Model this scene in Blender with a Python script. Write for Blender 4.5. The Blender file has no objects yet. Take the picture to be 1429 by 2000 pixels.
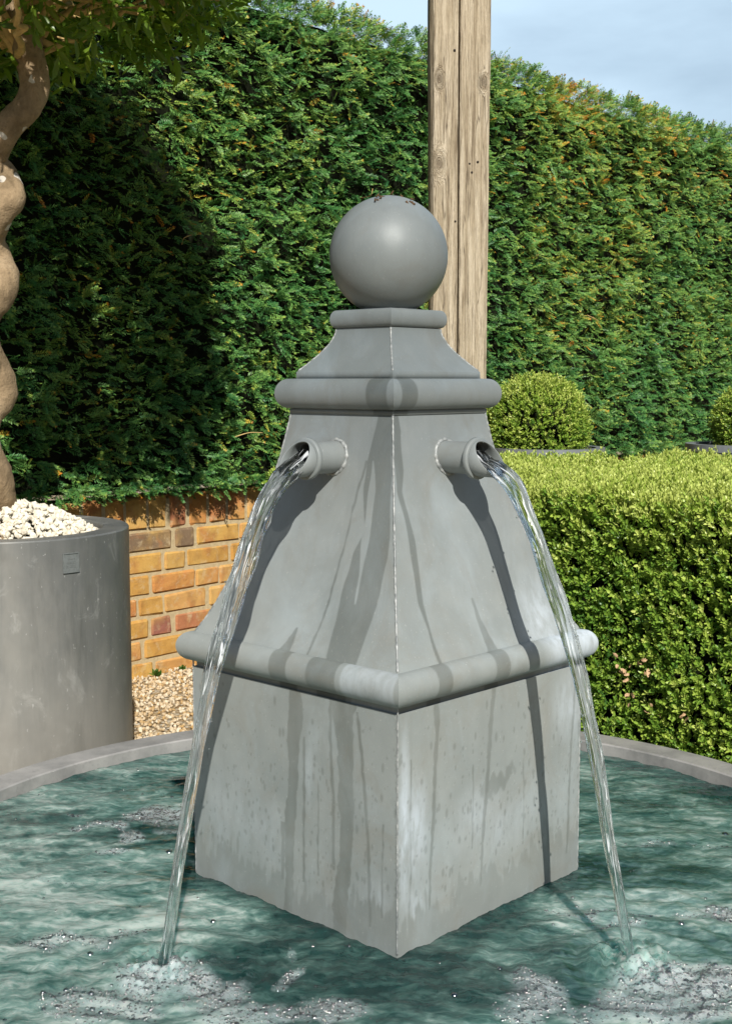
import bpy, math, random
import numpy as np

S = bpy.context.scene
COL = S.collection
rad = math.radians

# ------------------------------------------------------------------ camera
cam_d = bpy.data.cameras.new('camera')
cam = bpy.data.objects.new('camera', cam_d)
COL.objects.link(cam)
cam_d.sensor_fit = 'VERTICAL'
cam_d.sensor_height = 24.0
cam_d.lens = 29.914
cam_d.clip_start = 0.05
cam_d.clip_end = 2000
cam.location = (-0.0383, -2.1987, 0.8683)
cam.rotation_euler = (math.pi / 2 - 0.10187, 0, 0)
S.camera = cam

# ------------------------------------------------------------------ sky, sun, exposure
SUN_EL, SUN_AZ = rad(38), rad(10)          # azimuth measured from behind the camera towards the right
sun_dir = np.array([math.sin(SUN_AZ) * math.cos(SUN_EL), -math.cos(SUN_AZ) * math.cos(SUN_EL), math.sin(SUN_EL)])
W = bpy.data.worlds.new('World')
S.world = W
W.use_nodes = True
wn_, wl_ = W.node_tree.nodes, W.node_tree.links
bg = wn_['Background']
sky = wn_.new('ShaderNodeTexSky')
sky.sky_type = 'NISHITA'
sky.sun_disc = False
sky.sun_elevation = SUN_EL
sky.sun_rotation = math.pi - SUN_AZ
sky.air_density = 1.0
sky.dust_density = 0.6
tc = wn_.new('ShaderNodeTexCoord')
mp = wn_.new('ShaderNodeMapping')
mp.inputs['Scale'].default_value = (1.0, 1.0, 3.2)
mp.inputs['Location'].default_value = (0.35, 0.1, 0.2)
nz = wn_.new('ShaderNodeTexNoise')
nz.inputs['Scale'].default_value = 2.0
nz.inputs['Detail'].default_value = 7
nz.inputs['Roughness'].default_value = 0.52
rp = wn_.new('ShaderNodeValToRGB')
rp.color_ramp.elements[0].position = 0.30
rp.color_ramp.elements[0].color = (0.28, 0.28, 0.28, 1)
rp.color_ramp.elements[1].position = 0.56
rp.color_ramp.elements[1].color = (0.85, 0.85, 0.85, 1)
mx = wn_.new('ShaderNodeMix')
mx.data_type = 'RGBA'
wl_.new(tc.outputs['Generated'], mp.inputs['Vector'])
wl_.new(mp.outputs[0], nz.inputs['Vector'])
wl_.new(nz.outputs['Fac'], rp.inputs['Fac'])
dt = wn_.new('ShaderNodeVectorMath')
dt.operation = 'DOT_PRODUCT'
dt.inputs[1].default_value = (0.30, 0.93, 0.22)
wl_.new(tc.outputs['Generated'], dt.inputs[0])
mr = wn_.new('ShaderNodeMapRange')
mr.inputs['From Min'].default_value = 0.55
mr.inputs['From Max'].default_value = 0.92
wl_.new(dt.outputs['Value'], mr.inputs['Value'])
ml = wn_.new('ShaderNodeMath')
ml.operation = 'MULTIPLY'
wl_.new(rp.outputs['Color'], ml.inputs[0])
wl_.new(mr.outputs[0], ml.inputs[1])
wl_.new(ml.outputs[0], mx.inputs['Factor'])
wl_.new(sky.outputs[0], mx.inputs['A'])
mx.inputs['B'].default_value = (11.0, 14.3, 17.0, 1)      # thin sunlit cloud, in the sky's own units
wl_.new(mx.outputs['Result'], bg.inputs['Color'])
bg.inputs['Strength'].default_value = 0.055

sun_d = bpy.data.lights.new('sun', 'SUN')
sun_d.energy = 4.8
sun_d.angle = rad(0.53)
sun_d.color = (1.0, 0.955, 0.885)
sun = bpy.data.objects.new('sun', sun_d)
COL.objects.link(sun)
sun.rotation_euler = (math.pi / 2 - SUN_EL, 0, SUN_AZ)
S.view_settings.view_transform = 'Standard'
S.view_settings.look = 'None'
S.view_settings.gamma = 1
S.view_settings.exposure = 0.35
S.render.engine = 'CYCLES'
S.cycles.caustics_reflective = False
S.cycles.caustics_refractive = False
S.cycles.transparent_max_bounces = 16
S.cycles.max_bounces = 10
S.cycles.use_denoising = True

# ------------------------------------------------------------------ helpers
rng = np.random.default_rng(7)
random.seed(7)


def link_obj(name, me, mats, parent=None):
    o = bpy.data.objects.new(name, me)
    COL.objects.link(o)
    for m in (mats if isinstance(mats, (list, tuple)) else [mats]):
        me.materials.append(m)
    if parent is not None:
        o.parent = parent
    return o


def mesh_np(name, V, Fs, mat, parent=None, smooth=True, attrs=None):
    """V (n,3); Fs a list of (m,k) index arrays; attrs {name: per-vertex floats}"""
    if not isinstance(Fs, list):
        Fs = [Fs]
    V = np.ascontiguousarray(V, np.float32)
    me = bpy.data.meshes.new(name)
    me.vertices.add(len(V))
    me.vertices.foreach_set('co', V.ravel())
    li = np.concatenate([f.ravel() for f in Fs]).astype(np.int32)
    tot = np.concatenate([np.full(len(f), f.shape[1], np.int32) for f in Fs])
    st = np.concatenate([[0], np.cumsum(tot)[:-1]]).astype(np.int32)
    me.loops.add(len(li))
    me.loops.foreach_set('vertex_index', li)
    me.polygons.add(len(tot))
    me.polygons.foreach_set('loop_start', st)
    me.polygons.foreach_set('use_smooth', np.full(len(tot), smooth, bool))
    me.update(calc_edges=True)
    if attrs:
        for k, a in attrs.items():
            at = me.attributes.new(k, 'FLOAT', 'POINT')
            at.data.foreach_set('value', np.ascontiguousarray(a, np.float32))
    return link_obj(name, me, mat, parent)


def empty(name, loc=(0, 0, 0), rz=0.0):
    o = bpy.data.objects.new(name, None)
    COL.objects.link(o)
    o.location = loc
    o.rotation_euler = (0, 0, rz)
    o.empty_display_size = 0.05
    return o


def tag(o, label=None, cat=None, group=None, kind=None):
    if label:
        o['label'] = label
    if cat:
        o['category'] = cat
    if group:
        o['group'] = group
    if kind:
        o['kind'] = kind
    return o


def grid_faces(nr, nc, off=0, wrap=False):
    r = np.arange(nr - 1)[:, None]
    c = np.arange(nc if wrap else nc - 1)[None, :]
    c2 = (c + 1) % nc
    a = r * nc + c
    b = r * nc + c2
    return (np.stack([a, b, b + nc, a + nc], -1).reshape(-1, 4) + off).astype(np.int32)


def tube(path, radii, seg=12, cap=True):
    """swept round tube -> V, [quads, tris]"""
    P = np.asarray(path, float)
    n = len(P)
    R = np.broadcast_to(np.asarray(radii, float), (n,))
    T = np.gradient(P, axis=0)
    T /= np.linalg.norm(T, axis=1)[:, None] + 1e-12
    up = np.array([0, 0, 1.0]) if abs(T[0, 2]) < 0.9 else np.array([1.0, 0, 0])
    V = []
    x = np.cross(up, T[0])
    x /= np.linalg.norm(x)
    th = np.linspace(0, 2 * np.pi, seg, endpoint=False)
    for i in range(n):
        x = x - T[i] * (x @ T[i])
        x /= np.linalg.norm(x)
        y = np.cross(T[i], x)
        V.append(P[i] + R[i] * (np.cos(th)[:, None] * x + np.sin(th)[:, None] * y))
    V = np.concatenate(V)
    F = [grid_faces(n, seg, 0, True)]
    if cap:
        k = len(V)
        V = np.vstack([V, P[0], P[-1]])
        a = np.arange(seg)
        b = (a + 1) % seg
        F.append(np.stack([np.full(seg, k), b, a], 1))
        F.append(np.stack([np.full(seg, k + 1), a + (n - 1) * seg, b + (n - 1) * seg], 1))
    return V, F


def lathe(prof, seg=96):
    """prof [(r,z)...] -> V, [quads]"""
    th = np.linspace(0, 2 * np.pi, seg, endpoint=False)
    p = np.asarray(prof, float)
    V = np.stack([p[:, 0, None] * np.cos(th), p[:, 0, None] * np.sin(th), np.repeat(p[:, 1, None], seg, 1)], -1).reshape(-1, 3)
    return V, [grid_faces(len(p), seg, 0, True)]


def join(parts):
    Vs, Fs, o = [], {}, 0
    for V, F in parts:
        for f in (F if isinstance(F, list) else [F]):
            Fs.setdefault(f.shape[1], []).append(f + o)
        Vs.append(V)
        o += len(V)
    return np.concatenate(Vs), [np.concatenate(v) for v in Fs.values()]


def nrm(a):
    return a / (np.linalg.norm(a, axis=-1, keepdims=True) + 1e-12)


def scatter(protos, pos, ax, nm, scale, tint):
    """copy leaf-cluster prototypes (V,F with x=axis, z=upper side) into one point cloud of geometry"""
    ax = nrm(ax)
    nm = nrm(nm - ax * np.sum(nm * ax, 1)[:, None])
    yy = np.cross(nm, ax)
    R = np.stack([ax, yy, nm], 1)
    which = rng.integers(0, len(protos), len(pos))
    Vs, Fs, Ts, off = [], {}, [], 0
    for k, (V, F, tv) in enumerate(protos):
        i = np.where(which == k)[0]
        if not len(i):
            continue
        P = np.einsum('vk,nkj->nvj', V, R[i] * scale[i][:, None, None]) + pos[i][:, None, :]
        Vs.append(P.reshape(-1, 3))
        Ts.append((tint[i][:, None] + tv[None, :]).ravel())
        base = off + np.arange(len(i)) * len(V)
        for f in F:
            Fs.setdefault(f.shape[1], []).append((f[None] + base[:, None, None]).reshape(-1, f.shape[1]))
        off += len(i) * len(V)
    return np.concatenate(Vs), [np.concatenate(v) for v in Fs.values()], np.concatenate(Ts)


def sines(seed, n=10, lo=0.6, hi=1.9):
    r = np.random.default_rng(seed)
    return r.normal(size=(n, 3)) * r.uniform(lo, hi, (n, 1)), r.uniform(0, 6.28, n)


def vnoise(P, freq, seed):
    """smooth pseudo noise of roughly -1..1"""
    K, ph = sines(seed)
    P = np.asarray(P)
    return np.sin((P * freq) @ K[:, :P.shape[-1]].T * 2 + ph).sum(-1) / 3.2


def srgb(r, g, b):
    f = lambda v: ((v / 255 + 0.055) / 1.055) ** 2.4 if v > 10 else v / 255 / 12.92
    return (f(r), f(g), f(b), 1)


def smooth_path(P, n, it=4):
    d = np.concatenate([[0], np.cumsum(np.linalg.norm(np.diff(P[:, :3], axis=0), axis=1))])
    s = np.linspace(0, d[-1], n)
    # Catmull-Rom through the points
    out = np.zeros((n, P.shape[1]))
    for i, x in enumerate(s):
        k = min(max(np.searchsorted(d, x) - 1, 0), len(P) - 2)
        u = (x - d[k]) / (d[k + 1] - d[k])
        p0, p1, p2, p3 = P[max(k - 1, 0)], P[k], P[k + 1], P[min(k + 2, len(P) - 1)]
        out[i] = 0.5 * (2 * p1 + (p2 - p0) * u + (2 * p0 - 5 * p1 + 4 * p2 - p3) * u * u + (3 * p1 - p0 - 3 * p2 + p3) * u ** 3)
    return out


# ---- node helpers
class NT:
    def __init__(self, name):
        self.m = bpy.data.materials.new(name)
        self.m.use_nodes = True
        self.t = self.m.node_tree
        self.t.nodes.clear()
        self.out = self.n('ShaderNodeOutputMaterial')

    def n(self, kind, **kw):
        nd = self.t.nodes.new(kind)
        for k, v in kw.items():
            if k in nd.inputs.keys():
                self.set(nd.inputs[k], v)
            else:
                setattr(nd, k, v)
        return nd

    def set(self, sock, v):
        if isinstance(v, bpy.types.NodeSocket):
            self.t.links.new(v, sock)
        else:
            sock.default_value = v

    def coord(self, scale=(1, 1, 1), which='Object', loc=(0, 0, 0)):
        c = self.n('ShaderNodeTexCoord')
        m = self.n('ShaderNodeMapping')
        m.inputs['Scale'].default_value = scale
        m.inputs['Location'].default_value = loc
        self.t.links.new(c.outputs[which], m.inputs['Vector'])
        return m.outputs[0]

    def noise(self, vec, scale, detail=5, rough=0.55, dist=0.0):
        nd = self.n('ShaderNodeTexNoise')
        nd.inputs['Scale'].default_value = scale
        nd.inputs['Detail'].default_value = detail
        nd.inputs['Roughness'].default_value = rough
        nd.inputs['Distortion'].default_value = dist
        self.t.links.new(vec, nd.inputs['Vector'])
        return nd.outputs['Fac']

    def ramp(self, fac, stops, interp='LINEAR'):
        nd = self.n('ShaderNodeValToRGB')
        cr = nd.color_ramp
        cr.interpolation = interp
        while len(cr.elements) < len(stops):
            cr.elements.new(0.5)
        for e, (p, c) in zip(cr.elements, stops):
            e.position = p
            e.color = c if len(c) == 4 else (*c, 1)
        self.t.links.new(fac, nd.inputs['Fac'])
        return nd.outputs['Color']

    def val(self, fac, a, b, p0=0.0, p1=1.0):
        nd = self.n('ShaderNodeMapRange', clamp=True)
        nd.inputs['From Min'].default_value = p0
        nd.inputs['From Max'].default_value = p1
        nd.inputs['To Min'].default_value = a
        nd.inputs['To Max'].default_value = b
        self.t.links.new(fac, nd.inputs['Value'])
        return nd.outputs[0]

    def math(self, op, a, b=0.0):
        nd = self.n('ShaderNodeMath', operation=op)
        self.set(nd.inputs[0], a)
        self.set(nd.inputs[1], b)
        return nd.outputs[0]

    def mix(self, fac, a, b, blend='MIX'):
        nd = self.n('ShaderNodeMix')
        nd.data_type = 'RGBA'
        nd.blend_type = blend
        self.set(nd.inputs['Factor'], fac)
        self.set(nd.inputs['A'], a if not isinstance(a, tuple) or len(a) == 4 else (*a, 1))
        self.set(nd.inputs['B'], b if not isinstance(b, tuple) or len(b) == 4 else (*b, 1))
        return nd.outputs['Result']

    def attr(self, name):
        nd = self.n('ShaderNodeAttribute', attribute_name=name)
        return nd.outputs['Fac']

    def bump(self, h, strength, dist=0.01, nrm_in=None):
        nd = self.n('ShaderNodeBump')
        nd.inputs['Strength'].default_value = strength
        nd.inputs['Distance'].default_value = dist
        self.t.links.new(h, nd.inputs['Height'])
        if nrm_in is not None:
            self.t.links.new(nrm_in, nd.inputs['Normal'])
        return nd.outputs[0]

    def principled(self, color, rough=0.5, metal=0.0, spec=0.5, normal=None, **kw):
        nd = self.n('ShaderNodeBsdfPrincipled')
        self.set(nd.inputs['Base Color'], color if not isinstance(color, tuple) or len(color) == 4 else (*color, 1))
        self.set(nd.inputs['Roughness'], rough)
        self.set(nd.inputs['Metallic'], metal)
        self.set(nd.inputs['Specular IOR Level'], spec)
        if normal is not None:
            self.t.links.new(normal, nd.inputs['Normal'])
        for k, v in kw.items():
            self.set(nd.inputs[k], v)
        return nd.outputs[0]

    def done(self, shader):
        self.t.links.new(shader, self.out.inputs['Surface'])
        return self.m


def leaf_material(name, stops, rough=0.45, spec=0.4, trans=0.25, nscale=3.0, nfac=0.5, thru=(0.30, 0.42, 0.04)):
    m = NT(name)
    c = m.coord()
    big = m.noise(c, nscale, 3)
    t = m.math('ADD', m.attr('tint'), m.math('MULTIPLY', m.math('SUBTRACT', big, 0.5), nfac))
    col = m.ramp(t, stops)
    p = m.principled(col, rough, 0, spec)
    tr = m.n('ShaderNodeBsdfTranslucent')
    m.t.links.new(m.mix(0.35, col, thru, 'MIX'), tr.inputs['Color'])
    mxs = m.n('ShaderNodeMixShader')
    mxs.inputs[0].default_value = trans
    m.t.links.new(p, mxs.inputs[1])
    m.t.links.new(tr.outputs[0], mxs.inputs[2])
    return m.done(mxs.outputs[0])


# ------------------------------------------------------------------ materials
def mat_painted_zinc():
    """grey painted sheet metal of the fountain, with water marks and lime from point attributes"""
    m = NT('painted_zinc')
    c = m.coord()
    n1 = m.noise(c, 3.0, 4)
    n2 = m.noise(c, 22.0, 5, 0.6)
    base = m.ramp(n1, [(0.3, (0.185, 0.208, 0.210)), (0.7, (0.245, 0.262, 0.257))])
    base = m.mix(m.val(n2, 0.0, 0.25, 0.45, 0.75), base, (0.295, 0.308, 0.30))
    vs = m.noise(m.coord((1, 1, 0.10)), 34.0, 5, 0.62)
    base = m.mix(m.val(vs, 0.0, 0.22, 0.48, 0.72), base, (0.165, 0.175, 0.170))
    cool = m.noise(m.coord((1, 1, 0.6), loc=(3, 1, 2)), 6.5, 5, 0.62, 0.5)
    base = m.mix(m.val(cool, 0.0, 0.50, 0.50, 0.70), base, (0.30, 0.345, 0.37))
    grime = m.noise(m.coord((1, 1, 0.8), loc=(7, 2, 5)), 9.0, 6, 0.68, 0.8)
    base = m.mix(m.val(grime, 0.0, 0.45, 0.52, 0.72), base, (0.185, 0.175, 0.150))
    fleck = m.noise(c, 240.0, 2, 0.5)
    base = m.mix(m.val(fleck, 0.0, 0.35, 0.66, 0.74), base, (0.36, 0.37, 0.36))
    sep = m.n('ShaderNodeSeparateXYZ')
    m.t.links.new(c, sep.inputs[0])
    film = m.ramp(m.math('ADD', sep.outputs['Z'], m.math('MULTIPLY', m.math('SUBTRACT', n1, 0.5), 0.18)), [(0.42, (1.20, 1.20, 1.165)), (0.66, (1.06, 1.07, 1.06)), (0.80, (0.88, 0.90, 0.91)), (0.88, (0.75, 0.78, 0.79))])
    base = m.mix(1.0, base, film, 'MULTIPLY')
    wet, lime = m.attr('wet'), m.attr('lime')
    limen = m.math('MULTIPLY', lime, m.val(m.noise(m.coord((1, 1, 0.35)), 60.0, 4, 0.65), 0.35, 1.0, 0.35, 0.6))
    base = m.mix(limen, base, (0.50, 0.56, 0.605))
    base = m.mix(wet, base, m.mix(1.0, base, (0.60, 0.60, 0.575), 'MULTIPLY'))
    rough = m.math('SUBTRACT', m.val(n2, 0.42, 0.55, 0.3, 0.7), m.math('MULTIPLY', wet, 0.16))
    b1 = m.bump(m.noise(c, 7.0, 2), 0.10, 0.02)
    b2 = m.bump(m.noise(c, 220.0, 3), 0.06, 0.002, b1)
    return m.done(m.principled(base, rough, 0.06, 0.34, b2))


def mat_weld():
    m = NT('weld_seam')
    n = m.noise(m.coord(), 90, 4)
    col = m.ramp(n, [(0.38, (0.17, 0.185, 0.185)), (0.66, (0.37, 0.385, 0.375))])
    return m.done(m.principled(col, 0.45, 0.1, 0.5, m.bump(m.noise(m.coord(), 260, 3), 0.5, 0.002)))


def mat_zinc_patina(name, a, b, pale):
    m = NT(name)
    c = m.coord()
    n1 = m.noise(m.coord((1, 1, 0.45)), 4.5, 5, 0.6)
    n2 = m.noise(m.coord((1, 1, 0.12)), 28, 5, 0.6)
    n3 = m.noise(m.coord((1, 1, 0.7)), 16, 6, 0.7, 0.6)
    col = m.ramp(n1, [(0.33, a), (0.68, b)])
    col = m.mix(m.val(n2, 0, 0.35, 0.5, 0.72), col, (a[0] * 0.7, a[1] * 0.7, a[2] * 0.68))
    col = m.mix(m.val(n3, 0, 0.75, 0.58, 0.78), col, pale)
    col = m.mix(m.val(m.noise(m.coord((1, 1, 0.25), loc=(4, 2, 1)), 11, 5, 0.65, 0.4), 0, 0.6, 0.55, 0.72), col, (a[0] * 0.62, a[1] * 0.62, a[2] * 0.58))
    col = m.mix(m.val(m.noise(m.coord((1, 1, 0.6), loc=(1, 5, 3)), 130, 2, 0.5), 0, 0.8, 0.70, 0.76), col, (0.42, 0.42, 0.40))
    sep = m.n('ShaderNodeSeparateXYZ')
    m.t.links.new(c, sep.inputs[0])
    low = m.math('ADD', m.val(sep.outputs['Z'], 0.75, 0.0, 0.02, 0.42), m.math('MULTIPLY', m.math('SUBTRACT', n1, 0.5), 0.8))
    col = m.mix(m.val(low, 0, 1), col, (0.33, 0.315, 0.275))     # splashed limey dust settled on the lower metal
    rough = m.val(n3, 0.34, 0.55, 0.3, 0.7)
    return m.done(m.principled(col, rough, 0.25, 0.5, m.bump(m.noise(c, 9, 3), 0.08, 0.02)))


def mat_rim():
    m = NT('basin_zinc')
    c = m.coord()
    n1 = m.noise(c, 9, 6, 0.65)
    n2 = m.noise(c, 55, 5, 0.65)
    col = m.ramp(n1, [(0.3, (0.19, 0.19, 0.185)), (0.55, (0.30, 0.295, 0.285)), (0.75, (0.37, 0.36, 0.345))])
    col = m.mix(m.val(n2, 0, 0.5, 0.55, 0.75), col, (0.15, 0.15, 0.15))
    return m.done(m.principled(col, m.val(n2, 0.4, 0.65), 0.1, 0.4, m.bump(n2, 0.15, 0.004)))


def mat_brick():
    m = NT('brick')
    c = m.coord()
    tint = m.attr('tint')
    col = m.ramp(tint, [(0.00, (0.46, 0.225, 0.035)), (0.22, (0.52, 0.285, 0.055)), (0.40, (0.56, 0.33, 0.105)), (0.55, (0.50, 0.195, 0.040)),
                        (0.72, (0.34, 0.105, 0.06)), (0.86, (0.25, 0.07, 0.055)), (0.96, (0.16, 0.10, 0.06))])
    n = m.noise(c, 26, 6, 0.65)
    n2 = m.noise(c, 9, 3)
    col = m.mix(m.val(n2, 0, 0.8, 0.45, 0.72), col, (0.58, 0.36, 0.09))
    col = m.mix(m.val(m.noise(c, 14, 4), 0, 0.7, 0.55, 0.72), col, (0.44, 0.15, 0.035))
    col = m.mix(m.val(n, 0, 0.75, 0.46, 0.72), col, m.mix(1.0, col, (0.58, 0.50, 0.44), 'MULTIPLY'))
    col = m.mix(m.val(m.noise(c, 33, 5, 0.7), 0.12, 0.7, 0.54, 0.72), col, (0.54, 0.42, 0.25))
    pit = m.noise(c, 190, 4, 0.7)
    return m.done(m.principled(col, 0.85, 0, 0.2, m.bump(pit, 0.55, 0.004, m.bump(n, 0.4, 0.008))))


def mat_mortar():
    m = NT('lime_mortar')
    n = m.noise(m.coord(), 60, 6, 0.7)
    col = m.ramp(n, [(0.3, (0.40, 0.31, 0.175)), (0.7, (0.53, 0.43, 0.26))])
    return m.done(m.principled(col, 0.95, 0, 0.1, m.bump(n, 0.6, 0.006)))


def mat_wood():
    m = NT('weathered_oak')
    c = m.coord()
    sep = m.n('ShaderNodeSeparateXYZ')
    m.t.links.new(c, sep.inputs[0])
    # knots push the grain aside
    warp = None
    knot = None
    for kx, kz, r in ((-0.062, 1.50, 0.034), (-0.062, 1.74, 0.022), (0.066, 1.73, 0.020)):
        dx = m.math('MULTIPLY', m.math('SUBTRACT', sep.outputs['X'], kx), 1.0)
        dz = m.math('MULTIPLY', m.math('SUBTRACT', sep.outputs['Z'], kz), 0.45)
        d = m.math('SQRT', m.math('ADD', m.math('MULTIPLY', dx, dx), m.math('MULTIPLY', dz, dz)))
        f = m.val(d, 1.0, 0.0, 0.0, r)
        w = m.math('MULTIPLY', m.math('MULTIPLY', f, f), 0.06)
        warp = w if warp is None else m.math('ADD', warp, w)
        k = m.val(d, 1.0, 0.0, 0.003, r * 0.42)
        knot = k if knot is None else m.math('MAXIMUM', knot, k)
    comb = m.n('ShaderNodeCombineXYZ')
    m.t.links.new(m.math('ADD', sep.outputs['X'], warp), comb.inputs[0])
    m.t.links.new(m.math('ADD', sep.outputs['Y'], warp), comb.inputs[1])
    m.t.links.new(m.math('MULTIPLY', sep.outputs['Z'], 0.045), comb.inputs[2])
    g1 = m.noise(comb.outputs[0], 62, 6, 0.62, 0.25)
    g2 = m.noise(comb.outputs[0], 210, 4, 0.6)
    big = m.noise(m.coord((1, 1, 0.3)), 6, 3)
    col = m.ramp(g1, [(0.25, (0.155, 0.118, 0.080)), (0.42, (0.34, 0.285, 0.205)), (0.58, (0.47, 0.41, 0.315)), (0.8, (0.56, 0.50, 0.40))])
    col = m.mix(m.val(g2, 0, 0.75, 0.50, 0.72), col, (0.15, 0.11, 0.07))
    col = m.mix(m.val(big, 0, 0.5, 0.45, 0.7), col, (0.40, 0.33, 0.23))
    fis = m.noise(comb.outputs[0], 38, 3, 0.5, 0.15)
    col = m.mix(m.val(m.math('ABSOLUTE', m.math('SUBTRACT', fis, 0.5)), 0.75, 0.0, 0.0, 0.014), col, (0.07, 0.052, 0.035))
    col = m.mix(0.5, col, m.mix(1.0, col, (1.16, 1.12, 1.04), 'MULTIPLY'))
    col = m.mix(m.math('MULTIPLY', knot, 0.4), col, (0.10, 0.06, 0.033))
    h = m.math('SUBTRACT', m.math('ADD', g1, m.math('MULTIPLY', g2, 0.9)), m.math('MULTIPLY', knot, 0.4))
    return m.done(m.principled(col, 0.85, 0, 0.2, m.bump(h, 1.0, 0.009)))


def mat_bark():
    m = NT('bay_bark')
    c = m.coord()
    n = m.noise(m.coord((1, 1, 0.5)), 16, 6, 0.65)
    n2 = m.noise(c, 90, 5, 0.7)
    spots = m.noise(c, 24, 1.5, 0.4)
    col = m.ramp(n, [(0.3, (0.15, 0.108, 0.062)), (0.55, (0.315, 0.230, 0.138)), (0.8, (0.40, 0.31, 0.20))])
    col = m.mix(m.val(n2, 0, 0.5, 0.5, 0.75), col, (0.09, 0.065, 0.04))
    col = m.mix(m.val(spots, 0, 0.85, 0.685, 0.70), col, (0.56, 0.53, 0.47))       # pale lichen
    return m.done(m.principled(col, 0.92, 0, 0.15, m.bump(n2, 0.8, 0.006, m.bump(n, 0.6, 0.012))))


def mat_stone(name, a, b, sc=40):
    m = NT(name)
    n = m.noise(m.coord(), sc, 5, 0.65)
    t = m.attr('tint')
    col = m.mix(t, a, b)
    col = m.mix(m.val(n, 0, 0.35, 0.5, 0.75), col, m.mix(1.0, col, (0.68, 0.6, 0.5), 'MULTIPLY'))
    return m.done(m.principled(col, 0.8, 0, 0.3, m.bump(n, 0.4, 0.004)))


def mat_ground():
    m = NT('gravel_ground')
    c = m.coord()
    v = m.n('ShaderNodeTexVoronoi')
    v.inputs['Scale'].default_value = 75
    m.t.links.new(c, v.inputs['Vector'])
    sp = m.n('ShaderNodeSeparateColor')
    m.t.links.new(v.outputs['Color'], sp.inputs[0])
    col = m.ramp(sp.outputs[0], [(0.0, (0.24, 0.15, 0.065)), (0.35, (0.40, 0.29, 0.155)), (0.7, (0.47, 0.39, 0.27)), (1.0, (0.55, 0.50, 0.41))])
    col = m.mix(m.val(v.outputs['Distance'], 0, 0.75, 0.45, 0.8), col, (0.10, 0.07, 0.035))
    h = m.math('SUBTRACT', 1.0, v.outputs['Distance'])
    return m.done(m.principled(col, 0.9, 0, 0.2, m.bump(h, 0.8, 0.01)))


def mat_plain(name, col, rough=0.6, metal=0.0, spec=0.4, nscale=0, namp=0.2):
    m = NT(name)
    c = col
    nor = None
    if nscale:
        n = m.noise(m.coord(), nscale, 5, 0.6)
        c = m.ramp(n, [(0.3, tuple(v * (1 - namp) for v in col)), (0.7, tuple(min(1, v * (1 + namp)) for v in col))])
        nor = m.bump(n, 0.3, 0.005)
    return m.done(m.principled(c, rough, metal, spec, nor))


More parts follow.
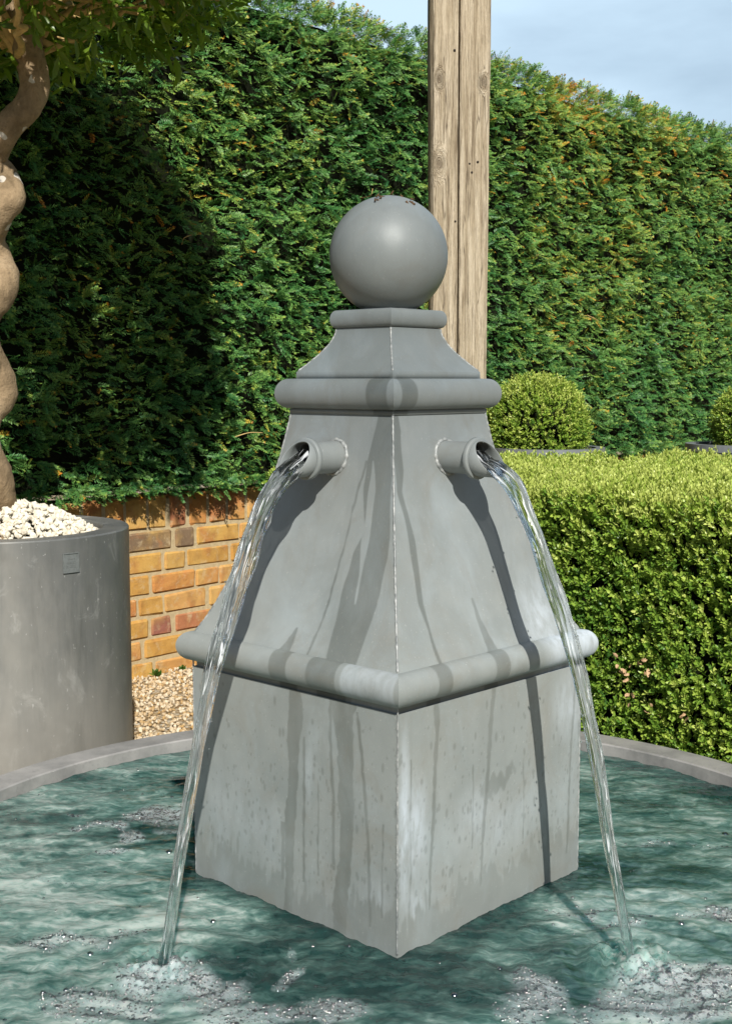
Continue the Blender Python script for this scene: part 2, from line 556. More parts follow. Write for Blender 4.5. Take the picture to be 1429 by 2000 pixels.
def mat_water():
    """murky pool water: tinted and partly clear, cloudy with fine air bubbles where it is churned"""
    m = NT('pool_water')
    c = m.coord()
    foam, whitening = m.attr('foam'), m.attr('whitening')
    n1 = m.noise(m.coord((0.85, 1.5, 1)), 7.0, 5, 0.6, 1.5)
    n2 = m.noise(m.coord((0.9, 1.6, 1)), 30, 4, 0.6, 1.6)
    h = m.math('ADD', m.noise(m.coord((0.9, 1.8, 1)), 18, 3, 0.5, 0.9), m.math('MULTIPLY', m.noise(m.coord((1, 1.5, 1)), 60, 2, 0.5, 0.6), 0.14))
    nor = m.bump(h, 0.17, 0.010)
    cloud = m.math('ADD', m.math('ADD', m.math('MULTIPLY', n1, 0.62), m.math('MULTIPLY', n2, 0.38)), m.math('MULTIPLY', m.math('SUBTRACT', whitening, 0.5), 0.22))
    murk = m.ramp(cloud, [(0.35, (0.018, 0.062, 0.058)), (0.46, (0.062, 0.134, 0.118)), (0.55, (0.140, 0.232, 0.204)), (0.66, (0.33, 0.41, 0.375))])
    fo = m.val(m.math('ADD', foam, m.math('MULTIPLY', m.math('SUBTRACT', m.noise(c, 60, 4, 0.7), 0.5), 0.9)), 0, 0.75, 0.30, 0.95)
    murk = m.mix(fo, murk, (0.40, 0.49, 0.49))
    cell = m.n('ShaderNodeTexVoronoi', feature='SMOOTH_F1')
    cell.inputs['Scale'].default_value = 15
    cell.inputs['Smoothness'].default_value = 0.35
    wv = m.n('ShaderNodeTexNoise')
    wv.inputs['Scale'].default_value = 9
    wv.inputs['Detail'].default_value = 3
    cw = m.coord((0.85, 1.45, 1))
    m.t.links.new(cw, wv.inputs['Vector'])
    sh_ = m.n('ShaderNodeVectorMath', operation='MULTIPLY_ADD')
    m.t.links.new(wv.outputs['Color'], sh_.inputs[0])
    sh_.inputs[1].default_value = (0.16, 0.16, 0.0)
    m.t.links.new(cw, sh_.inputs[2])
    m.t.links.new(sh_.outputs[0], cell.inputs['Vector'])
    ripple = m.math('ADD', cell.outputs['Distance'], m.math('MULTIPLY', m.noise(m.coord((1, 1.5, 1)), 42, 3, 0.55, 0.9), 0.30))
    nor = m.bump(ripple, 0.14, 0.010, nor)
    nor2 = m.bump(ripple, 0.55, 0.020)
    df = m.n('ShaderNodeBsdfPrincipled', subsurface_method='BURLEY')     # light spreads sideways in cloudy water
    m.t.links.new(murk, df.inputs['Base Color'])
    m.t.links.new(nor2, df.inputs['Normal'])
    df.inputs['Specular IOR Level'].default_value = 0.0
    df.inputs['Roughness'].default_value = 1.0
    df.inputs['Subsurface Weight'].default_value = 1.0
    df.inputs['Subsurface Radius'].default_value = (0.35, 1.0, 0.9)
    df.inputs['Subsurface Scale'].default_value = 0.028
    tr = m.n('ShaderNodeBsdfTransparent')
    tr.inputs['Color'].default_value = (0.30, 0.58, 0.55, 1)
    body = m.n('ShaderNodeMixShader')
    clear = m.val(m.math('ADD', m.math('ADD', m.math('MULTIPLY', cloud, 0.7), m.math('MULTIPLY', whitening, 0.5)), m.math('MULTIPLY', fo, 0.5)), 0.34, 0.95, 0.02, 0.70)
    m.t.links.new(clear, body.inputs[0])
    m.t.links.new(tr.outputs[0], body.inputs[1])
    m.t.links.new(df.outputs[0], body.inputs[2])
    gl = m.n('ShaderNodeBsdfGlossy')
    gl.inputs['Roughness'].default_value = 0.02
    m.t.links.new(nor, gl.inputs['Normal'])
    fr = m.n('ShaderNodeFresnel')
    fr.inputs['IOR'].default_value = 1.33
    m.t.links.new(nor, fr.inputs['Normal'])
    sh = m.n('ShaderNodeMixShader')
    m.t.links.new(fr.outputs[0], sh.inputs[0])
    m.t.links.new(body.outputs[0], sh.inputs[1])
    m.t.links.new(gl.outputs[0], sh.inputs[2])
    return m.done(sh.outputs[0])


def mat_stream():
    m = NT('falling_water')
    flow = m.n('ShaderNodeAttribute', attribute_name='flow').outputs['Vector']
    nor = m.bump(m.noise(flow, 0.8, 2, 0.5, 0.6), 0.28, 0.006)
    g = m.n('ShaderNodeBsdfGlass')
    g.inputs['IOR'].default_value = 1.33
    g.inputs['Roughness'].default_value = 0.0
    g.inputs['Color'].default_value = (0.97, 0.99, 0.99, 1)
    m.t.links.new(nor, g.inputs['Normal'])
    # white streaks: bubbles carried along, and highlights painted into the colour
    whitening = m.val(m.noise(flow, 1.6, 3, 0.55, 0.8), 0.0, 0.7, 0.57, 0.68)
    d = m.principled((0.80, 0.84, 0.86), 0.15, 0, 0.6)
    mxs = m.n('ShaderNodeMixShader')
    m.t.links.new(whitening, mxs.inputs[0])
    tr = m.n('ShaderNodeBsdfTransparent')
    thin = m.n('ShaderNodeMixShader')          # the thinnest films hardly bend the light
    thin.inputs[0].default_value = 0.28
    m.t.links.new(g.outputs[0], thin.inputs[1])
    m.t.links.new(tr.outputs[0], thin.inputs[2])
    m.t.links.new(thin.outputs[0], mxs.inputs[1])
    m.t.links.new(d, mxs.inputs[2])
    return m.done(mxs.outputs[0])


def mat_drop():
    m = NT('water_drops')
    g = m.n('ShaderNodeBsdfGlass')
    g.inputs['IOR'].default_value = 1.33
    g.inputs['Roughness'].default_value = 0.0
    return m.done(g.outputs[0])


def mat_bubble():
    m = NT('bubble_film')
    lw = m.n('ShaderNodeLayerWeight')
    lw.inputs['Blend'].default_value = 0.5
    d = m.n('ShaderNodeBsdfDiffuse')
    d.inputs['Color'].default_value = (0.25, 0.32, 0.325, 1)
    g = m.n('ShaderNodeBsdfGlossy')
    g.inputs['Roughness'].default_value = 0.14
    g.inputs['Color'].default_value = (0.32, 0.32, 0.32, 1)
    tr = m.n('ShaderNodeBsdfTransparent')
    tr.inputs['Color'].default_value = (0.93, 0.96, 0.96, 1)
    a = m.n('ShaderNodeMixShader')
    m.t.links.new(m.val(lw.outputs['Facing'], 0.03, 0.62, 0.40, 0.95), a.inputs[0])
    m.t.links.new(tr.outputs[0], a.inputs[1])
    m.t.links.new(d.outputs[0], a.inputs[2])
    b = m.n('ShaderNodeMixShader')
    m.t.links.new(m.val(lw.outputs['Fresnel'], 0.15, 0.90, 0.01, 0.14), b.inputs[0])
    m.t.links.new(a.outputs[0], b.inputs[1])
    m.t.links.new(g.outputs[0], b.inputs[2])
    return m.done(b.outputs[0])


M_PAINT, M_WELD = mat_painted_zinc(), mat_weld()
M_RIM = mat_rim()
M_PLANTER = mat_zinc_patina('planter_zinc', (0.135, 0.142, 0.138), (0.240, 0.236, 0.215), (0.40, 0.40, 0.375))
M_PLAQUE = mat_plain('plaque_zinc', (0.19, 0.205, 0.20), 0.4, 0.3, 0.5, 60, 0.15)
M_BACKPLANTER = mat_plain('grey_zinc', (0.20, 0.215, 0.225), 0.45, 0.2, 0.5, 12, 0.12)
M_BRICK, M_MORTAR, M_WOOD, M_BARK = mat_brick(), mat_mortar(), mat_wood(), mat_bark()
M_PEBBLE = mat_stone('white_pebble', (0.66, 0.60, 0.47), (0.76, 0.72, 0.61), 60)
M_CHIP = mat_stone('gravel_chip', (0.42, 0.27, 0.11), (0.66, 0.58, 0.44), 90)
M_GROUND, M_WATER, M_STREAM, M_BUBBLE = mat_ground(), mat_water(), mat_stream(), mat_bubble()
M_DROP = mat_drop()
M_POOL = mat_plain('pool_lining', (0.17, 0.25, 0.23), 0.7, 0, 0.3, 8, 0.45)
M_SOIL = mat_plain('dark_soil', (0.030, 0.022, 0.014), 0.95, 0, 0.1, 30, 0.4)
M_CORE = mat_plain('hedge_gap_shade', (0.007, 0.009, 0.004), 0.95, 0, 0.1, 30, 0.5)  # hedge inside; deep shade between leaves is put into its near-black colour
M_DEBRIS = mat_plain('dry_leaf_litter', (0.085, 0.05, 0.025), 0.9, 0, 0.2, 80, 0.4)
YEW = [(0.0, (0.014, 0.080, 0.024)), (0.35, (0.050, 0.165, 0.040)), (0.62, (0.145, 0.285, 0.062)), (0.84, (0.270, 0.355, 0.055)),
       (0.93, (0.46, 0.33, 0.040)), (1.0, (0.50, 0.19, 0.02))]
M_YEW = leaf_material('yew_needles', YEW, 0.45, 0.28, 0.12, 1.6, 0.26, (0.05, 0.26, 0.06))
BOX = [(0.0, (0.020, 0.068, 0.020)), (0.30, (0.066, 0.172, 0.028)), (0.60, (0.190, 0.322, 0.040)), (0.85, (0.365, 0.480, 0.078)), (1.0, (0.53, 0.60, 0.155))]
M_BOX = leaf_material('box_leaves', BOX, 0.38, 0.45, 0.20, 2.5, 0.30, (0.42, 0.52, 0.05))
M_BAY = leaf_material('bay_leaves', [(0.0, (0.050, 0.120, 0.014)), (0.5, (0.140, 0.240, 0.026)), (1.0, (0.30, 0.38, 0.050))], 0.3, 0.5, 0.52, 4, 0.3, (0.28, 0.46, 0.03))
M_WEED = leaf_material('weed_leaves', [(0.0, (0.04, 0.10, 0.015)), (1.0, (0.13, 0.22, 0.03))], 0.5, 0.4, 0.25)
M_TWIG = mat_plain('bay_branch', (0.46, 0.32, 0.13), 0.75, 0, 0.3, 40, 0.35)

# ------------------------------------------------------------------ ground
gv = np.array([[-300, -300, 0], [300, -300, 0], [300, 300, 0], [-300, 300, 0]], float)
ground = mesh_np('ground', gv, np.array([[0, 1, 2, 3]]), M_GROUND, smooth=False)
ground.location.z = -0.19
tag(ground, kind='structure')
ZG = -0.19

# ------------------------------------------------------------------ garden axes
A48 = rad(48)
D1 = np.array([math.cos(A48), math.sin(A48), 0])       # along the wall, away to the right
WN = np.array([-math.sin(A48), math.cos(A48), 0])      # into the wall
ZU = np.array([0, 0, 1.0])
WALL_A = 2.165


# ------------------------------------------------------------------ brick wall
def bevel_box(c, ex, ey, ez, hx, hy, hz, b):
    """box with chamfered edges: 24 verts"""
    V, F = [], []
    idx = {}
    sg = [(sx, sy, sz) for sx in (-1, 1) for sy in (-1, 1) for sz in (-1, 1)]
    for s in sg:
        for a in range(3):
            h = [hx - b, hy - b, hz - b]
            h[a] += b
            idx[(s, a)] = len(V)
            V.append(c + ex * s[0] * h[0] + ey * s[1] * h[1] + ez * s[2] * h[2])
    quads, tris = [], []
    for a in range(3):
        o = [i for i in range(3) if i != a]
        for s in (-1, 1):
            q = []
            for u, v in ((-1, -1), (1, -1), (1, 1), (-1, 1)):
                t = [0, 0, 0]
                t[a], t[o[0]], t[o[1]] = s, u, v
                q.append(idx[(tuple(t), a)])
            quads.append(q)
    for a in range(3):          # chamfers along axis a
        o = [i for i in range(3) if i != a]
        for u in (-1, 1):
            for v in (-1, 1):
                t0, t1 = [0, 0, 0], [0, 0, 0]
                t0[a], t1[a] = -1, 1
                for t in (t0, t1):
                    t[o[0]], t[o[1]] = u, v
                quads.append([idx[(tuple(t0), o[0])], idx[(tuple(t1), o[0])], idx[(tuple(t1), o[1])], idx[(tuple(t0), o[1])]])
    for s in sg:
        tris.append([idx[(s, 0)], idx[(s, 1)], idx[(s, 2)]])
    return np.array(V), [np.array(quads), np.array(tris)]


def build_wall():
    root = empty('brick_wall', tuple(D1 * 1.3 + WN * WALL_A + ZU * ZG))
    org = np.array(root.location)
    parts, tints = [], []
    jt = 0.0125
    ch = 0.0782

    def brick(t0, t1, z0, z1, tint, dep=0.05):
        c = D1 * (t0 + t1) / 2 + WN * (WALL_A + dep + rng.normal() * 0.0015) + ZU * (z0 + z1) / 2 - org
        tw = rng.normal() * 0.004
        ex = D1 * math.cos(tw) + WN * math.sin(tw)
        ey = WN * math.cos(tw) - D1 * math.sin(tw)
        V, F = bevel_box(c, ex, ey, ZU, (t1 - t0) / 2 + rng.normal() * 0.0025, dep, (z1 - z0) / 2 + rng.normal() * 0.0018, 0.007)
        V = V + rng.normal(size=V.shape) * 0.0013
        parts.append((V, F))
        tints.append(np.full(len(V), tint))

    def pick():
        r = rng.random()
        if r < 0.55:
            return rng.uniform(0.0, 0.42)
        if r < 0.80:
            return rng.uniform(0.42, 0.60)
        if r < 0.90:
            return rng.uniform(0.62, 0.88)
        return 0.97
    T0, T1 = -1.0, 6.6
    nc = 7
    for k in range(nc):
        z0 = ZG - 0.02 + k * ch
        t = T0 + (0.0 if k % 2 else 0.165) + rng.normal() * 0.01
        stretcher = bool(k % 2)
        while t < T1:
            stretcher = not stretcher if rng.random() < 0.85 else stretcher
            w = 0.200 if stretcher else 0.098
            brick(t, t + w, z0 + jt / 2, z0 + ch - jt / 2, pick())
            t += w + jt
    zt = ZG - 0.02 + nc * ch
    t = T0
    while t < T1:
        w = rng.uniform(0.066, 0.078) * 1.15
        brick(t, t + w, zt + jt / 2, zt + 0.122, rng.choice([0.3, 0.45, 0.5, 0.55, 0.58, 0.62, 0.15, 0.68]), 0.056)
        t += w + jt
    V, F = join(parts)
    mesh_np('brickwork', V, F, M_BRICK, root, smooth=False, attrs={'tint': np.concatenate(tints)})
    c = D1 * (T0 + T1) / 2 + WN * (WALL_A + 0.12) + ZU * (ZG + 0.305) - org
    V, F = bevel_box(c, D1, WN, ZU, (T1 - T0) / 2, 0.1135, 0.335, 0.004)
    mesh_np('mortar', V, F, M_MORTAR, root, smooth=False)
    tag(root, 'low yellow and orange brick wall under the tall dark hedge', 'brick wall')


build_wall()


# ------------------------------------------------------------------ yew hedge
def yew_protos():
    out = []
    for k in range(10):
        V, F, T = [], [], []
        n = 8
        bend = rng.normal() * 0.12
        for i in range(n):
            x = 0.08 + 0.86 * i / (n - 1)
            yb = bend * x * x
            for s in (-1, 1):
                L = 0.34 * (1 - 0.45 * (i / (n - 1)) ** 2) * rng.uniform(0.8, 1.12)
                an = rad(rng.uniform(42, 68))
                dx, dy = math.cos(an) * L, s * math.sin(an) * L
                dz = rng.uniform(-0.07, 0.06)
                w = 0.040
                px, py = -dy / L * w, dx / L * w
                b = len(V)
                zb = rng.uniform(-0.015, 0.015)
                V += [(x, yb, zb), (x + dx * 0.55 + px, yb + dy * 0.55 + py, zb + dz * 0.6 + 0.012), (x + dx, yb + dy, zb + dz),
                      (x + dx * 0.55 - px, yb + dy * 0.55 - py, zb + dz * 0.6 - 0.012)]
                F.append((b, b + 1, b + 2, b + 3))
                t = 0.10 * i / n + rng.uniform(-0.05, 0.05)
                T += [t] * 4
        b = len(V)      # tip needles
        for s in (-0.5, 0.0, 0.5):
            b = len(V)
            V += [(0.94, bend * 0.9, 0), (1.05, bend + s * 0.1 + 0.025, 0.01), (1.16, bend + s * 0.24, 0), (1.05, bend + s * 0.1 - 0.025, -0.01)]
            F.append((b, b + 1, b + 2, b + 3))
            T += [0.22] * 4
        b = len(V)      # twig
        V += [(-0.25, 0.012, -0.01), (-0.25, -0.012, -0.01), (0.95, bend * 0.9 - 0.007, 0), (0.95, bend * 0.9 + 0.007, 0)]
        F.append((b, b + 1, b + 2, b + 3))
        T += [0.08] * 4
        out.append((np.array(V), [np.array(F)], np.array(T)))
    return out


HZ0, HZ1 = 0.468, 2.365
HF = WALL_A - 0.06           # mean front of the foliage


def build_yew():
    root = empty('yew_hedge', tuple(D1 * 2.5 + WN * (HF + 0.45) + ZU * HZ0))
    org = np.array(root.location)
    T0, T1 = -0.9, 6.6
    # solid twig core, coloured near black as the shade in the gaps
    t = np.linspace(T0, T1, 90)
    prof = [(HF + 0.055, HZ0 + 0.022), (HF + 0.085, HZ0 + 0.10), (HF + 0.085, HZ1 - 0.18), (HF + 0.14, HZ1 - 0.09), (HF + 0.22, HZ1 - 0.06), (HF + 0.75, HZ1 - 0.06), (HF + 0.85, HZ1 - 0.18), (HF + 0.85, HZ0 + 0.022)]
    V = np.array([D1 * tt + WN * a + ZU * z for tt in t for a, z in prof])
    V += WN * (vnoise(V, 4, 3) * 0.02)[:, None]
    n = len(prof)
    caps = np.array([list(range(n)), [(len(t) - 1) * n + i for i in reversed(range(n))]])
    mesh_np('shaded_core', V - org, [grid_faces(len(t), n, 0, True), caps], M_CORE, root, smooth=False)
    P, N, dens = [], [], []
    Wd = T1 - T0
    N1 = 50000
    tt = rng.uniform(T0, T1, N1)
    # denser where the camera is close
    z = rng.uniform(HZ0 + 0.005, HZ1 - 0.02, N1)
    z[2200:9200] = HZ1 - 0.22 * rng.random(7000)
    z[:2200] = rng.uniform(HZ0 + 0.012, HZ0 + 0.045, 2200)
    front = np.stack([tt, np.zeros(N1), z], 1)
    nf = np.tile(-WN, (N1, 1))
    pos = D1 * tt[:, None] + ZU * z[:, None]
    clump = vnoise(np.stack([tt, z], 1), 5.5, 11) * 0.026 + vnoise(np.stack([tt, z * 1.5], 1), 19, 12) * 0.034
    roundtop = np.clip((z - (HZ1 - 0.20)) / 0.20, 0, 1)
    a = HF - clump + np.abs(rng.normal(size=N1)) * 0.018 + roundtop ** 2 * 0.12
    pos = pos + WN * a[:, None]
    nf = nf + ZU * (roundtop * 0.9)[:, None]
    # top
    N2 = 9000
    t2 = rng.uniform(T0, T1, N2)
    d2 = rng.uniform(0.02, 0.85, N2)
    zz = HZ1 - 0.035 - 0.05 * np.exp(-d2 / 0.06) + vnoise(np.stack([t2, d2], 1), 9, 21) * 0.012 + rng.normal(size=N2) * 0.007
    p2 = D1 * t2[:, None] + WN * (HF + d2)[:, None] + ZU * zz[:, None]
    n2 = np.tile(ZU * 0.9 - WN * 0.25, (N2, 1))
    # back and far end, thinner
    N3 = 2500
    t3, z3 = rng.uniform(T0, T1, N3), rng.uniform(HZ0, HZ1, N3)
    p3 = D1 * t3[:, None] + WN * (HF + 0.88 + rng.normal(size=N3) * 0.03)[:, None] + ZU * z3[:, None]
    n3 = np.tile(WN, (N3, 1))
    pos = np.vstack([pos, p2, p3])
    nn = np.vstack([nf, n2, n3])
    M = len(pos)
    tang = D1 * (rng.normal(size=M) * 0.75 + 0.25)[:, None] + ZU * (rng.normal(size=M) * 0.45 - 0.12)[:, None]
    ax = nn * rng.uniform(0.35, 0.95, M)[:, None] + tang
    ax[N1:N1 + N2, 2] *= 0.45
    up = ZU * 0.75 + nn * 0.65 + rng.normal(size=(M, 3)) * 0.35
    sc = rng.uniform(0.032, 0.058, M)
    q = np.stack([pos @ D1, pos[:, 2]], 1)
    tint = 0.43 + rng.normal(size=M) * 0.14 + vnoise(q, 1.6, 31) * 0.10
    # sunnier, browner growth high on the hedge and towards the far end, with bronze tips
    warm = np.clip((q[:, 1] - 1.25) / 1.0, 0, 1) * np.clip((q[:, 0] - 1.6) / 0.8, 0, 1) + 0.25 * np.clip((q[:, 0] - 2.4) / 1.5, 0, 1)
    patch = np.clip(vnoise(q, 3.0, 33) * 0.8 + 0.35, 0, 1)
    tint += warm * 0.09 * (0.5 + patch)
    sc[N1:N1 + N2] *= 0.75
    br = rng.random(M) < warm * patch * 0.045 + 0.001
    tint[br] = rng.uniform(0.80, 0.90, br.sum())
    sc[br] *= 0.5
    fresh = rng.random(M) < 0.05
    tint[fresh] += 0.18
    V, F, T = scatter(yew_protos(), pos - org, ax, up, sc, np.clip(tint, 0.02, 0.98))
    mesh_np('foliage', V, F, M_YEW, root, smooth=False, attrs={'tint': np.clip(T, 0, 1)})
    for tx, zz, L in ((1.52, 0.665, 0.11), (1.28, 1.345, 0.05), (4.95, 2.03, 0.10), (3.9, 1.2, 0.08), (2.2, 1.6, 0.07), (1.9, 0.9, 0.07)):
        p0 = D1 * tx + WN * (HF - 0.035) + ZU * zz - org
        d_ = nrm(D1 * rng.uniform(0.4, 1) + ZU * rng.uniform(-0.3, 0.9) - WN * 0.25)
        q = smooth_path(np.array([p0, p0 + d_ * L * 0.5 + rng.normal(size=3) * 0.008, p0 + d_ * L]), 10)
        v, f = tube(q, np.linspace(0.0022, 0.0012, 10), 6)
        mesh_np('bare_twig', v, f, M_TWIG, root)
    tag(root, 'tall dark green clipped yew hedge rising above the brick wall', 'hedge')


build_yew()


# ------------------------------------------------------------------ box (buxus) plants
def leaf_mesh(L, w, fold=0.25, curl=0.15):
    """one folded oval leaf along +x, z up: 8 verts, 4 quads-ish"""
    V = [(0, 0, 0), (0.35 * L, 0, -fold * w * 0.5), (0.75 * L, 0, -fold * w * 0.4 + curl * L * 0.2), (L, 0, curl * L * 0.1),
         (0.30 * L, w * 0.46, fold * w * 0.4), (0.70 * L, w * 0.42, fold * w * 0.4), (0.30 * L, -w * 0.46, fold * w * 0.4), (0.70 * L, -w * 0.42, fold * w * 0.4)]
    Q = [(0, 1, 4, 4), (1, 2, 5, 4), (2, 3, 5, 5), (0, 6, 1, 1), (6, 7, 2, 1), (7, 3, 2, 2)]
    quads = [(1, 2, 5, 4), (1, 6, 7, 2)]
    tris = [(0, 1, 4), (2, 3, 5), (0, 6, 1), (2, 7, 3)]
    return np.array(V, float), np.array(quads), np.array(tris)


def place(V, org, ax, nm):
    ax = ax / np.linalg.norm(ax)
    nm = nm - ax * (nm @ ax)
    nm = nm / np.linalg.norm(nm)
    return V @ np.stack([ax, np.cross(nm, ax), nm]) + org


def box_protos(pairs=4, ll=0.44, lw=0.19, lo=30, hi=56):
    out = []
    for k in range(8):
        Vs, Qs, Ts, T, o = [], [], [], [], 0
        for i in range(pairs):
            x = 0.15 + 0.7 * i / max(1, pairs - 1)
            rot = (i % 2) * math.pi / 2 + rng.normal() * 0.25
            for s in (0, 1):
                an = rot + s * math.pi
                spread = rad(rng.uniform(lo, hi) - 14 * i / pairs)
                out_d = np.array([0, math.cos(an), math.sin(an)])
                ax = np.array([math.cos(spread), 0, 0]) + out_d * math.sin(spread)
                nm = np.array([math.sin(spread), 0, 0]) - out_d * math.cos(spread)
                L = ll * rng.uniform(0.75, 1.1) * (1 - 0.15 * i / pairs)
                V, Q, Tr = leaf_mesh(L, lw * rng.uniform(0.85, 1.1))
                Vs.append(place(V, np.array([x, 0, 0]), ax, nm))
                Qs.append(Q + o)
                Ts.append(Tr + o)
                T.append(np.full(len(V), 0.10 * i / pairs - 0.04 + rng.uniform(-0.04, 0.04)))
                o += len(V)
        out.append((np.concatenate(Vs), [np.concatenate(Qs), np.concatenate(Ts)], np.concatenate(T)))
    return out


BOXP = box_protos()
BOXT = box_protos(4, 0.46, 0.19, 26, 50)       # upright new growth on the clipped tops
B1 = np.array([math.cos(A48), math.sin(A48), 0])        # box hedge thickness direction (away)
B2 = np.array([-math.sin(A48), math.cos(A48), 0])       # box hedge length direction (to the left, away)


def box_block(name, n0, n1, m0, m1, top, dens, seed, label, top_tint=0.97):
    root = empty(name, tuple(B1 * (n0 + n1) / 2 + B2 * (m0 + m1) / 2 + ZU * ZG))
    org = np.array(root.location)
    c = (B1 * (n0 + n1) / 2 + B2 * (m0 + m1) / 2) + ZU * (ZG + top - 0.05) / 2 - org
    V, F = bevel_box(c, B1, B2, ZU, (n1 - n0) / 2 - 0.045, (m1 - m0) / 2 - 0.045, (top - 0.05 - ZG) / 2, 0.02)
    mesh_np('shaded_core', V, F, M_CORE, root, smooth=False)
    P, N, TI = [], [], []

    def face(count, fn, nrm_v, tint_f):
        u, v = rng.random(count), rng.random(count)
        p, tt = fn(u, v)
        q = vnoise(p, 9, seed) * 0.012 + vnoise(p, 30, seed + 1) * 0.012
        p = p + nrm_v * (q - np.abs(rng.normal(size=count)) * 0.016 - 0.008)[:, None]
        P.append(p)
        N.append(np.tile(nrm_v, (count, 1)))
        TI.append(tt)
    H = top - ZG
    lerp = lambda a, b, u: a + (b - a) * u
    A = (m1 - m0) * H
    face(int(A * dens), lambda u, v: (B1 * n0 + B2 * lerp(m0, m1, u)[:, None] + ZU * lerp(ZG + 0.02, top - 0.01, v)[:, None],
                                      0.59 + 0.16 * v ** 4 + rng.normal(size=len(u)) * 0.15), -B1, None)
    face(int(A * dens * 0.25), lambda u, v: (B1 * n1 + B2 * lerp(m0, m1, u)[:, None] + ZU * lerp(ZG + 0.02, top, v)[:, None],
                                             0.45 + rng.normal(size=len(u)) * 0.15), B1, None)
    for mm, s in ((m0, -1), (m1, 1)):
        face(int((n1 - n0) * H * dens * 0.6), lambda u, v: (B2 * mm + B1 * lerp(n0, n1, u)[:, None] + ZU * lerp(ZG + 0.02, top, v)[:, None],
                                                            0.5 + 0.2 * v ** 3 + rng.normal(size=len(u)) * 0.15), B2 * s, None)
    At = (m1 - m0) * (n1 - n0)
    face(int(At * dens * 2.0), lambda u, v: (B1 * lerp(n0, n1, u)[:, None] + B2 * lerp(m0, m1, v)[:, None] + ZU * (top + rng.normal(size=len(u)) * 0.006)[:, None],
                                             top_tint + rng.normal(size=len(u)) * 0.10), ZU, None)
    P, N, TI = np.vstack(P), np.vstack(N), np.concatenate(TI)
    M = len(P)
    topm = N[:, 2] > 0.9
    ax = N * rng.uniform(0.35, 0.8, M)[:, None] + ZU * rng.uniform(0.25, 1.0, M)[:, None] + rng.normal(size=(M, 3)) * np.where(topm, 0.24, 0.30)[:, None]
    up = rng.normal(size=(M, 3))
    sc = np.where(topm, rng.uniform(0.022, 0.034, M), rng.uniform(0.028, 0.045, M))
    TI = TI + vnoise(P, 4, seed + 5) * 0.06
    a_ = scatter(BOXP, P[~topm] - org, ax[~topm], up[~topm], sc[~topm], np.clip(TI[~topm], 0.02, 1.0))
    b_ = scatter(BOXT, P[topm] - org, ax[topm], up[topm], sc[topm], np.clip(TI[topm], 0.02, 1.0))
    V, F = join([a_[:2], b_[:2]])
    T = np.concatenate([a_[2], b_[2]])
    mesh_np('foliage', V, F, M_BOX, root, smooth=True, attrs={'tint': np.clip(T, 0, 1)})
    tag(root, label, 'hedge')
    return root


bh = box_block('box_hedge', 1.03, 2.03, -0.75, 1.38, 0.586, 8600, 41,
               'wide low box hedge with lime green flat top behind the basin')
box_block('box_hedge', 2.14, 2.52, -1.3, 0.80, 0.586, 6500, 45,
          'narrow strip of low box hedge just behind the wide one, before the planters')


def dead_patch():
    """a few bleached dead leaves caught in the front of the box hedge, part of it"""
    cen = np.array([[1247, 1340], [1262, 1360], [1285, 1325], [1268, 1400], [1310, 1430], [1378, 1415]])
    pts = np.array([[0.590, 0.857, 0.176], [0.606, 0.846, 0.155], [0.633, 0.820, 0.194], [0.612, 0.84, 0.108], [0.655, 0.80, 0.075], [0.72, 0.738, 0.085]])
    Vs, Qs, Ts, o = [], [], [], 0
    for p in pts:
        for j in range(5):
            V, Q, T = leaf_mesh(rng.uniform(0.014, 0.024), 0.011, 0.5, 0.5)
            Vs.append(place(V, p - B1 * 0.012 + rng.normal(size=3) * 0.010, -B1 + rng.normal(size=3) * 0.7, rng.normal(size=3)))
            Qs.append(Q + o)
            Ts.append(T + o)
            o += len(V)
    m = mat_plain('bleached_leaf', (0.46, 0.30, 0.17), 0.7, 0, 0.3, 90, 0.3)
    org = np.array(bh.location)
    ob = mesh_np('dead_leaves', np.concatenate(Vs) - org, [np.concatenate(Qs), np.concatenate(Ts)], m, bh)
    tag(ob, 'bleached tan dead leaves low in the hedge')


dead_patch()


